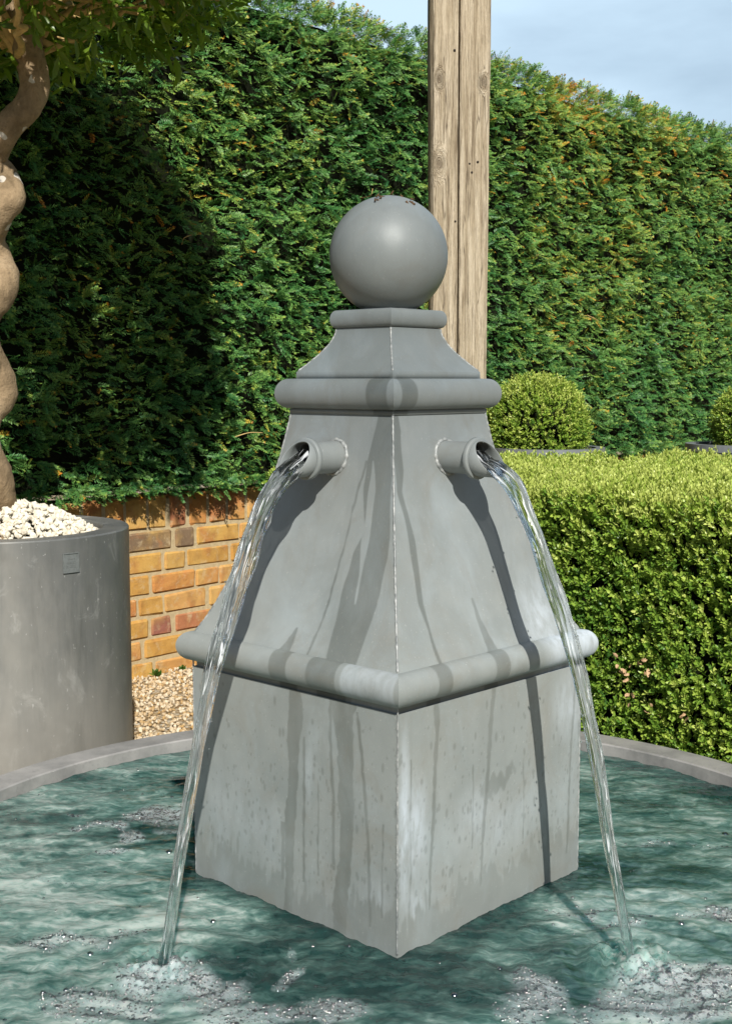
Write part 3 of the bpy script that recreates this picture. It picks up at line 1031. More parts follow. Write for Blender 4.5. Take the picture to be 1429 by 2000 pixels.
def ball_planter(x, y, zc, r, px, py, pr, lab_ball, lab_pl):
    pl = empty('planter', (px, py, ZG))
    H = 0.603 - ZG
    V, F = lathe([(0.0, 0.004), (pr - 0.004, 0.004), (pr, 0.012), (pr, H - 0.03), (pr + 0.006, H - 0.03), (pr + 0.006, H), (pr - 0.03, H), (pr - 0.03, H - 0.05)], 72)
    mesh_np('pot', V, F, M_BACKPLANTER, pl, smooth=False)
    V, F = lathe([(pr - 0.031, H - 0.045), (0.0, H - 0.035)], 48)
    mesh_np('soil', V, F, M_SOIL, pl)
    tag(pl, lab_pl, 'planter', 'grey planters with box balls')
    root = empty('box_ball', (px, py, 0.563))
    n = 3200
    d = nrm(rng.normal(size=(n, 3)))
    rr = r * (1 + 0.02 * vnoise(d, 3, 51) + 0.015 * vnoise(d, 8, 52)) - 0.012 - np.abs(rng.normal(size=n)) * 0.012
    c = np.array([x - px, y - py, zc - 0.563])
    P = c + d * rr[:, None]
    keep = P[:, 2] > 0.0
    P, d = P[keep], d[keep]
    M = len(P)
    ax = d * 0.7 + ZU * 0.55 + rng.normal(size=(M, 3)) * 0.32
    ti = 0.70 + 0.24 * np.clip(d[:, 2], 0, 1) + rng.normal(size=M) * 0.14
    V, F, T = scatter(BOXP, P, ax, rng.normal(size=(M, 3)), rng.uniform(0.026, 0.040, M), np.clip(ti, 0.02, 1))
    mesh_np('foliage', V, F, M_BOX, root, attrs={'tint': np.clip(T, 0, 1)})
    th = np.linspace(0, np.pi, 14)
    V, F = lathe([(max(1e-4, (r - 0.05) * math.sin(a)), (r - 0.05) * -math.cos(a)) for a in th], 24)
    V = V + c
    V[:, 2] = np.maximum(V[:, 2], 0.0)
    mesh_np('shaded_core', V, F, M_CORE, root)
    tag(root, lab_ball, 'shrub', 'clipped box balls')


ball_planter(0.656, 3.0, 0.684, 0.205, 0.693, 3.0, 0.232, 'round clipped box ball just right of the timber post, whole in view',
             'grey zinc planter holding the whole box ball')
ball_planter(1.665, 3.3, 0.672, 0.205, 1.585, 3.3, 0.238, 'round clipped box ball cut off by the right edge of the photo',
             'grey zinc planter whose box ball is cut off at the right edge')


# ------------------------------------------------------------------ timber post
def build_post():
    cx, cy = 0.235, 1.69
    # cross-section with a narrow drying crack in the front and worn arrises
    front = [(-0.0845, -0.062), (-0.079, -0.074), (-0.0765, -0.0795), (-0.073, -0.0815), (-0.04, -0.083), (-0.0095, -0.0835), (-0.006, -0.081), (-0.0042, -0.060), (-0.0028, -0.060),
             (-0.0010, -0.0815), (0.003, -0.0845), (0.04, -0.0845), (0.076, -0.0835), (0.0845, -0.076), (0.085, 0.075), (0.077, 0.084), (-0.077, 0.084), (-0.085, 0.075)]
    sec = np.array(front)
    fine = []
    for i in range(len(sec)):
        a, b = sec[i], sec[(i + 1) % len(sec)]
        k = max(1, int(np.linalg.norm(b - a) / 0.008)) if i < 13 else 3
        for j in range(k):
            fine.append(a + (b - a) * j / k)
    sec = np.array(fine)
    z = np.linspace(ZG, 2.62, 150)
    V = []
    for zz in z:
        s = sec.copy()
        w = 1.0 + (zz - 1.4) * 0.055
        s[:, 0] = s[:, 0] * w + 0.0025 * math.sin(zz * 2.2) + (zz - 1.4) * 0.0035
        p = np.column_stack([s, np.full(len(s), zz)])
        wob = vnoise(p * np.array([1, 1, 0.15]), 40, 61) * 0.0007 + vnoise(p * np.array([1, 1, 0.3]), 11, 62) * 0.0012
        c = nrm(s)
        p[:, :2] += c * wob[:, None]
        V.append(p)
    V = np.concatenate(V)
    n = len(sec)
    F = [grid_faces(len(z), n, 0, True)]
    top = np.array([[(len(z) - 1) * n + i for i in range(n)]])
    root = mesh_np('timber_post', V, F + [top], M_WOOD, smooth=False)
    root.location = (cx, cy, 0)
    # old nail holes: dark plugs, the shade inside put into their colour
    hole = mat_plain('dark_hole', (0.02, 0.014, 0.01), 0.9)
    for x, zz, r in ((-0.006 - 0.012, 1.82, 0.004), (0.052, 1.505, 0.0035), (0.035, 1.475, 0.0035), (0.028, 1.50, 0.003), (-0.012, 1.335, 0.003)):
        v, f = tube([(x, -0.0852, zz), (x, -0.082, zz)], [r, r * 0.8], 10)
        mesh_np('nail_hole', v, f, hole, root)
    tag(root, 'tall weathered oak post with a long crack, behind the ball finial', 'post')


build_post()

# ------------------------------------------------------------------ fountain
YAW = 0.026118
fountain = empty('fountain', (0, 0, 0), YAW)
tag(fountain, 'grey metal obelisk fountain with ball finial and two water spouts', 'fountain')
R2 = math.sqrt(2)


def square_sweep(rings, nu_front, nu_back, fn=None):
    """rings [(z, half-diagonal)]; four separate side grids (sharp mitres). fn(side, u, z)->(wet, lime, push)"""
    Vs, Fs, wet, lime, off = [], [], [], [], 0
    z = np.array([r[0] for r in rings])
    a = np.array([r[1] for r in rings]) / R2
    for k, ang in enumerate((-135, -45, 45, 135)):
        nu = nu_front if k < 2 else nu_back
        n = np.array([math.cos(rad(ang)), math.sin(rad(ang)), 0])
        t = np.array([-n[1], n[0], 0])
        s = np.linspace(-1, 1, nu + 1)
        u = a[:, None] * s[None, :]
        Z = np.repeat(z[:, None], nu + 1, 1)
        V = n * a[:, None, None] + t * u[..., None] + ZU * Z[..., None]
        if fn is not None:
            w, l = fn(k, u.ravel(), Z.ravel())
        else:
            w = l = np.zeros(u.size)
        wet.append(w)
        lime.append(l)
        Vs.append(V.reshape(-1, 3))
        f = grid_faces(len(z), nu + 1, off)
        Fs.append(f)
        off += u.size
    return np.concatenate(Vs), np.concatenate(Fs), {'wet': np.concatenate(wet), 'lime': np.concatenate(lime)}


def streak(u, z, pts, w, edge=0.0018, seed=0, wob=0.0016):
    """wet run following (u,z) points (any order in z), half-width w scalar or per point"""
    p = np.array(sorted(pts, key=lambda q: q[1]))
    ww = np.broadcast_to(np.asarray(w, float), (len(pts),))
    ww = ww[np.argsort([q[1] for q in pts], kind='stable')]
    q = np.stack([np.full_like(z, seed * 3.1), z], 1)
    c = np.interp(z, p[:, 1], p[:, 0]) + vnoise(q, 9, 401) * wob * 0.8 + vnoise(q, 30, 402) * wob * 0.35
    h = np.interp(z, p[:, 1], ww) * (1 + 0.10 * vnoise(q, 13, 403) + 0.10 * vnoise(q, 55, 404))
    h = h + vnoise(np.stack([u, z * 0.4], 1), 110, 405) * 0.0007
    f = np.clip((h - np.abs(u - c)) / (edge * 1.3) + 0.5, 0, 1)
    f = f * (0.86 + 0.14 * vnoise(np.stack([u, z * 0.3], 1), 45, 406))
    inside = (z >= p[0, 1]) & (z <= p[-1, 1])
    return f * inside


def between(u, z, left, right, edge=0.002):
    l = np.array(sorted(left, key=lambda q: q[1]))
    r = np.array(sorted(right, key=lambda q: q[1]))
    lo = np.interp(z, l[:, 1], l[:, 0]) + np.sin(z * 80) * 0.001
    hi = np.interp(z, r[:, 1], r[:, 0]) + np.sin(z * 63) * 0.001
    f = np.clip((u - lo) / edge + 0.5, 0, 1) * np.clip((hi - u) / edge + 0.5, 0, 1)
    return f * (z > max(l[0, 1], r[0, 1]) - 1e-4) * (z < min(l[-1, 1], r[-1, 1]) + 1e-4)


def body_marks(k, u, z):
    w = np.zeros_like(u)
    l = np.zeros_like(u)
    if k == 0:
        big = between(u, z, [(0.086, 0.816), (0.080, 0.766), (0.0745, 0.737), (0.0765, 0.70), (0.088, 0.655), (0.0974, 0.630), (0.083, 0.596), (0.0778, 0.548), (0.080, 0.478), (0.087, 0.43)],
                      [(0.121, 0.816), (0.126, 0.744), (0.150, 0.634), (0.157, 0.595), (0.157, 0.541), (0.153, 0.48), (0.150, 0.43)])
        isl = between(u, z, [(0.086, 0.742), (0.089, 0.69), (0.095, 0.614), (0.104, 0.567), (0.1105, 0.521)],
                      [(0.0885, 0.742), (0.104, 0.694), (0.110, 0.614), (0.1115, 0.567), (0.112, 0.521)])
        w = np.maximum(w, big * (1 - isl) * 0.85)
        w = np.maximum(w, 0.85 * streak(u, z, [(0.074, 0.742), (0.0655, 0.696), (0.0576, 0.582), (0.054, 0.514), (0.0452, 0.432)], 0.0021, seed=1))
        w = np.maximum(w, 0.85 * streak(u, z, [(0.001, 0.472), (-0.004, 0.45), (-0.009, 0.437), (-0.011, 0.43)], [0.001, 0.008, 0.012, 0.016], seed=2, wob=0.0005))
    elif k == 1:
        w = np.maximum(w, 0.9 * between(u, z, [(-0.125, 0.816), (-0.128, 0.767), (-0.131, 0.727), (-0.134, 0.695), (-0.131, 0.663), (-0.131, 0.616), (-0.138, 0.577), (-0.144, 0.523), (-0.141, 0.485), (-0.1433, 0.43)],
                                       [(-0.107, 0.816), (-0.1035, 0.79), (-0.107, 0.767), (-0.112, 0.727), (-0.123, 0.695), (-0.119, 0.663), (-0.118, 0.616), (-0.122, 0.577), (-0.135, 0.523), (-0.134, 0.485), (-0.137, 0.43)]))
        w = np.maximum(w, 0.8 * streak(u, z, [(-0.0157, 0.519), (-0.0144, 0.484), (-0.0102, 0.456), (-0.0075, 0.43)], [0.002, 0.006, 0.008, 0.014], seed=4, wob=0.0006))
        d = np.hypot(u - 0.145, (z - 0.46) * 0.8)
        l = np.maximum(l, np.clip(1 - d / 0.085, 0, 1) ** 1.2 * 0.75)
    # faint wipe marks
    return w, l


def roll_marks(k, u, z):
    w = np.zeros_like(u)
    l = np.zeros_like(u)
    e = lambda a, b: np.clip((u - a) / 0.0025 + 0.5, 0, 1) * np.clip((b - u) / 0.0025 + 0.5, 0, 1)
    if k == 0:
        w = np.maximum(e(-0.022, 0.018), e(0.064, 0.128) * (z < 0.45)) * 0.8
        l = e(0.14, 0.25) * 0.35
    elif k == 1:
        w = np.maximum(e(-0.170, -0.137), e(-0.028, 0.008)) * 0.75
        l = np.clip((u - 0.10) / 0.05, 0, 1) * 0.9
    return w, l


def mid_marks(k, u, z):
    e = lambda a, b: np.clip((u - a) / 0.003 + 0.5, 0, 1) * np.clip((b - u) / 0.003 + 0.5, 0, 1)
    bow = (z - 0.848) * 18
    if k == 0:
        w = e(0.077, 0.112 + 0.010 * (1 - bow ** 2)) * 0.9
    elif k == 1:
        w = e(-0.118, -0.096 + 0.016 * (1 - np.clip(bow ** 2, 0, 1))) * 0.9
    else:
        w = np.zeros_like(u)
    return w, np.zeros_like(u)


SP = np.random.default_rng(91)
SPOTS = {k: (np.clip(SP.normal(SP.choice([-0.17, -0.05, 0.1, 0.19], 620), 0.06), -0.236, 0.236), 0.05 + 0.32 * SP.beta(1.3, 1.8, 620), 0.0006 + 0.0032 * SP.random(620) ** 2.6, SP.uniform(0.8, 2.6, 620)) for k in range(2)}


def box_marks(k, u, z):
    w = np.zeros_like(u)
    l = np.zeros_like(u)
    nz1 = vnoise(np.stack([u, z * 0.0], 1), 18, 71 + k)
    nz2 = vnoise(np.stack([u, z * 0.25], 1), 75, 73 + k)
    nz3 = vnoise(np.stack([u, z * 0.15], 1), 190, 75 + k)
    line = 0.055 + 0.012 * nz1 + 0.014 * nz2 + 0.011 * nz3
    if k == 1:
        line = line + 0.022 * np.clip((u + 0.2) / 0.3, 0, 1)
    w = np.maximum(w, np.clip((line - z) / 0.010 + 0.5, 0, 1) * 0.34)
    if k == 0:
        runs = [([(0.0171, 0.38), (0.0191, 0.331), (0.0127, 0.288), (0.0134, 0.228), (0.0043, 0.158), (0.0024, 0.079), (0.0, 0.0)], [0.016, 0.015, 0.0125, 0.012, 0.0105, 0.011, 0.012]),
                ([(0.0385, 0.302), (0.0384, 0.20), (0.0353, 0.06)], 0.0028),
                ([(0.127, 0.38), (0.127, 0.345), (0.1309, 0.270), (0.1352, 0.189), (0.1283, 0.12), (0.1192, 0.05), (0.118, 0.0)], [0.028, 0.020, 0.0165, 0.015, 0.014, 0.016, 0.018]),
                ([(0.1554, 0.364), (0.1662, 0.302), (0.1738, 0.231), (0.1803, 0.168), (0.1836, 0.03)], 0.0030),
                ([(0.0987, 0.378), (0.0995, 0.305), (0.106, 0.215), (0.106, 0.10)], 0.0030),
                ([(-0.012, 0.15), (-0.012, 0.05)], 0.004), ([(0.07, 0.24), (0.071, 0.08)], 0.0016), ([(0.21, 0.20), (0.21, 0.05)], 0.0018)]
        patches = []
        lim = [(-0.16, 0.14, 0.10, 0.10, 0.20), (0.05, 0.24, 0.010, 0.06, 0.35), (0.20, 0.07, 0.04, 0.05, 0.35), (-0.05, 0.12, 0.06, 0.07, 0.2)]
    elif k == 1:
        runs = [([(-0.1516, 0.38), (-0.1476, 0.338), (-0.1532, 0.274), (-0.1549, 0.193), (-0.1617, 0.121), (-0.1662, 0.05)], [0.006, 0.005, 0.004, 0.0036, 0.003, 0.0025]),
                ([(-0.0072, 0.382), (-0.0157, 0.328), (-0.0188, 0.27), (-0.027, 0.195), (-0.0341, 0.128), (-0.0388, 0.05)], [0.0055, 0.005, 0.0045, 0.004, 0.003, 0.002]),
                ([(0.2246, 0.364), (0.2126, 0.238), (0.2089, 0.147), (0.2049, 0.04)], 0.0028),
                ([(-0.06, 0.26), (-0.061, 0.12)], 0.0014), ([(0.075, 0.24), (0.076, 0.10)], 0.0014), ([(-0.21, 0.30), (-0.212, 0.05)], 0.0014)]
        patches = [(-0.005, 0.213, 0.045, 0.020), (0.035, 0.228, 0.016, 0.018)]
        lim = [(-0.225, 0.20, 0.016, 0.15, 0.95), (-0.20, 0.19, 0.035, 0.09, 0.8), (-0.05, 0.17, 0.07, 0.06, 0.40), (0.02, 0.14, 0.12, 0.05, 0.30), (-0.20, 0.06, 0.03, 0.05, 0.6), (0.21, 0.31, 0.06, 0.07, 0.6)]
    else:
        runs, patches, lim = [], [], []
    for i, (p, ww) in enumerate(runs):
        w = np.maximum(w, 0.8 * streak(u, z, p, ww, seed=i * 1.7 + k))
    for pu, pz, pw, ph in patches:
        d = np.hypot((u - pu) / pw, (z - pz) / ph) + 0.55 * vnoise(np.stack([u, z * 0.4], 1), 70, 81)
        w = np.maximum(w, np.clip((1 - d) / 0.4, 0, 1) * 0.55)
    for lu, lz, lw_, lh, s in lim:
        d = np.hypot((u - lu) / lw_, (z - lz) / lh)
        l = np.maximum(l, np.clip(1.15 - d, 0, 1) * s)
    if k < 2:
        su, sz, sr, sa = SPOTS[k]
        for a, b, r, asp in zip(su, sz, sr, sa):
            i = np.where((np.abs(u - a) < r * 2) & (np.abs(z - b) < r * asp * 1.5))[0]
            if len(i):
                d = np.hypot((u[i] - a) / r, (z[i] - b) / (r * asp))
                w[i] = np.maximum(w[i], np.clip((1 - d) / 0.5 + 0.3, 0, 1) * 0.5)
        l = l * np.clip((z - line) / 0.02, 0, 1)
    l = np.clip(l, 0, 1)
    return w, l


PZ = np.array([0.432, 0.4348, 0.4502, 0.4728, 0.5090, 0.5540, 0.6158, 0.6684, 0.7013, 0.7349, 0.7764, 0.8150])
PH = np.array([0.3400, 0.3375, 0.3238, 0.3083, 0.2872, 0.2626, 0.2344, 0.2120, 0.1995, 0.1882, 0.1762, 0.1671])
poly = np.polyfit(PZ, PH, 5)
body_hd = lambda z: np.polyval(poly, z)

# square base standing in the water
zb = np.concatenate([np.linspace(-0.30, -0.02, 8), np.linspace(-0.01, 0.3745, 200)])
V, F, at = square_sweep([(z, 0.3400) for z in zb], 240, 6, box_marks)
mesh_np('base', V, F, M_PAINT, fountain, attrs=at)


def roll(zc, rz, a_in, rx, lo, hi, n=18):
    """half-round moulding profile in half-diagonals; lo/hi close it against its neighbours"""
    th = np.linspace(-np.pi / 2, np.pi / 2, n)
    return [lo] + [(zc + rz * math.sin(t), a_in + rx * math.cos(t)) for t in th] + [hi]


V, F, at = square_sweep([(0.372, 0.3335)] + roll(0.4105, 0.0255, 0.3405, 0.0295, (0.3845, 0.3335), (0.436, 0.33)), 220, 6, roll_marks)
mesh_np('lower_moulding', V, F, M_PAINT, fountain, attrs=at)
zb = np.linspace(0.432, 0.816, 190)
V, F, at = square_sweep([(z, body_hd(z)) for z in zb], 200, 6, body_marks)
mesh_np('body', V, F, M_PAINT, fountain, attrs=at)
V, F, at = square_sweep([(0.8145, 0.150), (0.8145, 0.1690), (0.822, 0.1690)] + roll(0.8480, 0.0250, 0.1705, 0.0245, (0.8229, 0.165), (0.8735, 0.15)), 140, 6, mid_marks)
mesh_np('middle_moulding', V, F, M_PAINT, fountain, attrs=at)
cz = np.array([0.8720, 0.8728, 0.8845, 0.8850, 0.8900, 0.9024, 0.9207, 0.9354, 0.9480, 0.9580])
ch_ = np.array([0.1490, 0.1575, 0.1572, 0.1560, 0.1490, 0.1330, 0.1115, 0.0985, 0.0920, 0.0890])
zq = np.concatenate([cz[:4], np.linspace(0.886, 0.958, 30)])
pc = np.polyfit(cz[3:], ch_[3:], 3)
V, F, at = square_sweep([(a, b) for a, b in zip(cz[:4], ch_[:4])] + [(a, np.polyval(pc, a)) for a in zq[4:]], 20, 6)
mesh_np('cap', V, F, M_PAINT, fountain, attrs=at)
V, F, at = square_sweep(roll(0.9735, 0.0150, 0.0885, 0.0115, (0.9580, 0.080), (0.9890, 0.080)) + [(0.9895, 0.06), (0.9900, 0.001)], 20, 6)
mesh_np('upper_moulding', V, F, M_PAINT, fountain, attrs=at)
th = np.linspace(0, np.pi, 60)
V, F = lathe([(max(1e-5, 0.1003 * math.sin(a)), 1.0800 - 0.1003 * math.cos(a)) for a in th], 96)
ball = mesh_np('ball_finial', V, F, M_PAINT, fountain, attrs={'wet': np.zeros(len(V)), 'lime': np.zeros(len(V))})
V, F = tube([(0, 0, 0.9885), (0, 0, 0.9925)], [0.05, 0.046], 48)
mesh_np('neck_ring', V, F, M_WELD, fountain)
# dried bird lime and leaf litter stuck on top of the ball
for px, pz, n in ((-0.017, 0.0, 7), (0.031, 0.0, 6), (0.022, 0.03, 4)):
    parts = []
    for j in range(n):
        dx, dy = px + rng.normal() * 0.006, -0.042 + pz + rng.normal() * 0.005
        dz = math.sqrt(max(0, 0.1003 ** 2 - dx * dx - dy * dy))
        c = np.array([dx, dy, 1.08 + dz])
        v, f = tube([c + rng.normal(size=3) * 0.002, c + rng.normal(size=3) * 0.004 + np.array([rng.normal() * 0.004, 0, 0.001])], [0.0018, 0.001], 6)
        parts.append((v, f))
    V, F = join(parts)
    tag(mesh_np('leaf_litter', V, F, M_DEBRIS, ball), 'small dark bits of litter stuck on top of the ball')


# welded corner seams
def seam(name, pts, r):
    p = np.array(pts)
    rr = r * (1 + 0.22 * np.sin(np.arange(len(p)) * 1.9) + 0.15 * np.sin(np.arange(len(p)) * 0.7)) + rng.normal(size=len(p)) * r * 0.06
    v, f = tube(p, np.clip(rr, r * 0.6, None), 8)
    return v, f


zs = np.linspace(0.437, 0.815, 120)
zs2 = np.linspace(0.002, 0.384, 110)
zs3 = np.linspace(0.886, 0.957, 40)
for zl, fn, r in ((zs, body_hd, 0.0021), (zs2, lambda z: np.full_like(z, 0.3400), 0.0018), (zs3, lambda z: np.polyval(pc, z), 0.0019)):
    for ang in (-90, 0, 90, 180):
        h = fn(zl) - 0.0006
        V, F = seam('s', np.column_stack([h * math.cos(rad(ang)), h * math.sin(rad(ang)), zl]), r * 0.8)
        mesh_np('weld_seam', V, F, M_WELD, fountain)


# spouts
def spout(sgn):
    ang = rad(-135 if sgn < 0 else -45)
    n = np.array([math.cos(ang), math.sin(ang), 0])
    t = np.array([-n[1], n[0], 0])
    zc = 0.7445
    a0 = body_hd(zc) / R2
    O = n * a0 + ZU * zc
    seg = 40
    th = np.linspace(0, 2 * np.pi, seg, endpoint=False)
    ring = lambda d, r, sl=0.0: O + n * (d - sl * np.sin(th))[:, None] + (t * np.cos(th)[:, None] + ZU * np.sin(th)[:, None]) * r

    def sweep(rs):
        return np.concatenate([ring(*r) for r in rs]), [grid_faces(len(rs), seg, 0, True)]
    V, F = sweep([(-0.03, 0.0265), (0.061, 0.0265)])
    z0 = np.zeros(len(V))
    pipe = mesh_np('spout', V, F, M_PAINT, fountain, attrs={'wet': z0, 'lime': z0})
    V, F = sweep([(0.0605, 0.0262), (0.0600, 0.0332), (0.0608, 0.0342), (0.0675, 0.0342), (0.0685, 0.0332), (0.0690, 0.0290)])
    z0 = np.zeros(len(V))
    mesh_np('collar', V, F, M_PAINT, pipe, attrs={'wet': z0, 'lime': z0})
    # bell end cut at a slant: the lower lip reaches farther out
    V, F = sweep([(0.0695, 0.0293), (0.0910, 0.0296, 0.0205), (0.0916, 0.0289, 0.0205), (0.0910, 0.0281, 0.0200), (0.072, 0.0272), (0.01, 0.0245), (-0.02, 0.0245)])
    z0 = np.zeros(len(V))
    w = np.zeros(len(V))
    w[seg * 3:] = 0.9
    mesh_np('lip', V, F, M_PAINT, pipe, attrs={'wet': w, 'lime': z0})
    # weld bead where the pipe meets the leaning face
    slope = (body_hd(zc + 0.02) - body_hd(zc - 0.02)) / 0.04 / R2
    th2 = np.linspace(0, 2 * np.pi, 90)
    rr = 0.0280 + 0.0004 * np.sin(th2 * 13)
    P = O + (t * np.cos(th2)[:, None] + ZU * np.sin(th2)[:, None]) * rr[:, None] + n * (np.sin(th2) * rr * slope + 0.0005)[:, None]
    V, F = tube(P, 0.0034 + 0.0003 * np.sin(th2 * 21) + 0.0004 * np.sin(th2 * 9), 8, cap=False)
    mesh_np('weld_bead', V, F, M_WELD, pipe)
    return O, n, t


spout(-1)
spout(1)

# ------------------------------------------------------------------ basin
RO, RI, RH = 0.951, 0.879, 0.0267
basin = empty('fountain_basin', (0, 0, ZG))
V, F = lathe([(RI - 0.02, -0.10), (RI, -0.10), (RI, RH - 0.003), (RI + 0.003, RH), (RO - 0.003, RH), (RO, RH - 0.003), (RO, RH - 0.035), (RO - 0.02, RH - 0.037), (RO - 0.02, ZG)], 220)
V[:, 2] -= ZG
mesh_np('rim', V, F, M_RIM, basin, smooth=False)
V, F = lathe([(RI - 0.001, -0.101), (RI - 0.001, -0.14), (RI - 0.03, -0.180), (0.001, -0.181)], 120)
V[:, 2] -= ZG
mesh_np('lining', V, F, M_POOL, basin)
tag(basin, 'large round zinc edged basin of green water around the fountain', 'basin')

# ------------------------------------------------------------------ water surface, foam and streams
NLv = np.array([math.cos(rad(-135) + YAW), math.sin(rad(-135) + YAW)])
NRv = np.array([math.cos(rad(-45) + YAW), math.sin(rad(-45) + YAW)])
LAND = [NLv * 0.508 + np.array([-NLv[1], NLv[0]]) * 0.012, NRv * 0.510 + np.array([-NRv[1], NRv[0]]) * -0.012]
FOAM = [(-0.542, 0.241, 0.035, 0.02, 0.8), (-0.50, 0.19, 0.03, 0.03, 0.8), (-0.491, 0.157, 0.02, 0.025, 0.75), (-0.4355, 0.301, 0.085, 0.05, 0.85), (-0.498, 0.09, 0.04, 0.018, 0.8), (-0.40, 0.22, 0.05, 0.02, 0.6), (-0.62, 0.32, 0.03, 0.015, 0.7),
        (-0.52, -0.29, 0.05, 0.03, 0.6), (-0.444, -0.271, 0.07, 0.02, 0.5), (-0.331, -0.41, 0.08, 0.05, 1.0), (-0.106, -0.50, 0.05, 0.03, 0.75), (-0.19, -0.516, 0.08, 0.03, 0.7), (-0.145, -0.41, 0.018, 0.03, 0.7), (-0.155, -0.33, 0.02, 0.02, 0.5),
        (0.434, -0.43, 0.09, 0.06, 1.0), (0.21, -0.46, 0.032, 0.06, 0.85), (0.195, -0.50, 0.05, 0.03, 0.8), (0.55, -0.19, 0.06, 0.03, 0.75), (0.4975, 0.13, 0.05, 0.018, 0.55), (0.36, -0.17, 0.10, 0.012, 0.6), (0.36, -0.22, 0.05, 0.02, 0.6),
        (-0.40, -0.487, 0.11, 0.05, 0.62), (0.36, -0.51, 0.12, 0.04, 0.75), (0.60, 0.13, 0.05, 0.02, 0.4), (-0.29, 0.31, 0.05, 0.03, 0.5), (-0.25, -0.45, 0.06, 0.05, 0.75), (-0.60, -0.05, 0.06, 0.02, 0.4)]


def foam_field(x, y):
    f = np.zeros_like(x)
    wx = vnoise(np.stack([x, y], 1), 13, 101) * 0.022
    wy = vnoise(np.stack([x, y], 1), 13, 102) * 0.016
    for cx, cy, rx, ry, s in FOAM:
        d = np.hypot((x + wx - cx) / rx, (y + wy - cy) / ry)
        f = np.maximum(f, s * np.clip(1.6 - d, 0, 1))
    return f


def air_field(x, y):
    # churned, cloudy water round the streams and along the sides; clearer in front, darkened to stand for the base's reflection
    a = 0.62 + 0.25 * vnoise(np.stack([x, y * 1.5], 1), 4.5, 121)
    for L in LAND:
        a = np.maximum(a, 1.0 - np.hypot(x - L[0], y - L[1]) / 0.28)
    d = np.hypot((x - 0.0) / 0.32, (y + 0.36) / 0.20)
    a = a - np.clip((np.hypot(x, y) - 0.74) / 0.12, 0, 1) * np.clip((x - 0.2) / 0.2, 0, 1) * np.clip((y + 0.1) / 0.2, 0, 1) * 0.5
    near = np.clip((0.47 - (np.abs(x) + np.abs(y))) / 0.11, 0, 1)
    return np.clip(a - np.clip(1.3 - d, 0, 0.9) - 0.7 * near, 0, 1)


def water_height(x, y):
    h = vnoise(np.stack([x, y * 1.6], 1), 9, 111) * 0.0016 + vnoise(np.stack([x, y * 1.7], 1), 22, 112) * 0.0013 + vnoise(np.stack([x, y * 1.5], 1), 55, 113) * 0.0006
    for i, L in enumerate(LAND):
        r = np.hypot(x - L[0], y - L[1])
        h += 0.0040 * np.exp(-r / 0.20) * np.sin(r * 120 + vnoise(np.stack([x, y], 1), 10, 115 + i) * 1.2) * np.clip(r / 0.04, 0, 1)
        h += np.exp(-(r / 0.065) ** 2) * (0.004 + 0.008 * vnoise(np.stack([x, y], 1), 70, 117 + i))
    h += foam_field(x, y) * 0.0016 * vnoise(np.stack([x, y], 1), 80, 119)
    return h


n = 420
rr = np.linspace(0, 1, n // 2) ** 0.85 * (RI - 0.0005)
tht = np.linspace(0, 2 * np.pi, 700, endpoint=False)
X = (rr[:, None] * np.cos(tht)).ravel()
Y = (rr[:, None] * np.sin(tht)).ravel()
V = np.column_stack([X, Y, water_height(X, Y)])
water = mesh_np('water', V, grid_faces(len(rr), len(tht), 0, True)[:, ::-1], M_WATER, attrs={'foam': foam_field(X, Y), 'whitening': air_field(X, Y)})
tag(water, kind='structure')


def build_bubbles():
    """froth: thin domes floating on the water"""
    seg, st = 8, 4
    v, f = [], []
    ph = np.linspace(0, np.pi / 2, st)
    th = np.linspace(0, 2 * np.pi, seg, endpoint=False)
    v = np.stack([np.cos(ph)[:, None] * np.cos(th), np.cos(ph)[:, None] * np.sin(th), np.repeat(np.sin(ph)[:, None] * 0.72, seg, 1)], -1).reshape(-1, 3)
    f = grid_faces(st, seg, 0, True)
    N = 300000
    x, y = rng.uniform(-0.85, 0.85, N), rng.uniform(-0.62, 0.75, N)
    ok = np.hypot(x, y) < 0.86
    x, y = x[ok], y[ok]
    fo = foam_field(x, y)
    keep = rng.random(len(x)) < np.clip((fo - 0.30) * 1.3, 0, 0.8) * 0.8 + 0.0004
    x, y = x[keep], y[keep]
    inside = (np.abs(x) + np.abs(y)) < 0.345
    x, y = x[~inside], y[~inside]
    r = np.clip(rng.lognormal(math.log(0.00135), 0.42, len(x)), 0.0008, 0.0045)
    lone = foam_field(x, y) < 0.28
    r[lone] = np.clip(r[lone] * 2.1, 0.0015, 0.0075)
    P = np.column_stack([x, y, water_height(x, y) - r * 0.15])
    M = len(P)
    ax = np.column_stack([np.ones(M), rng.normal(size=M), np.zeros(M)])
    V, F, T = scatter([(v, [f], np.zeros(len(v)))], P, ax, np.tile(ZU, (M, 1)), r, np.zeros(M))
    o = mesh_np('foam', V, F, M_BUBBLE)
    tag(o, 'clusters of clear bubbles and froth floating on the pool', 'foam', kind='stuff')


build_bubbles()


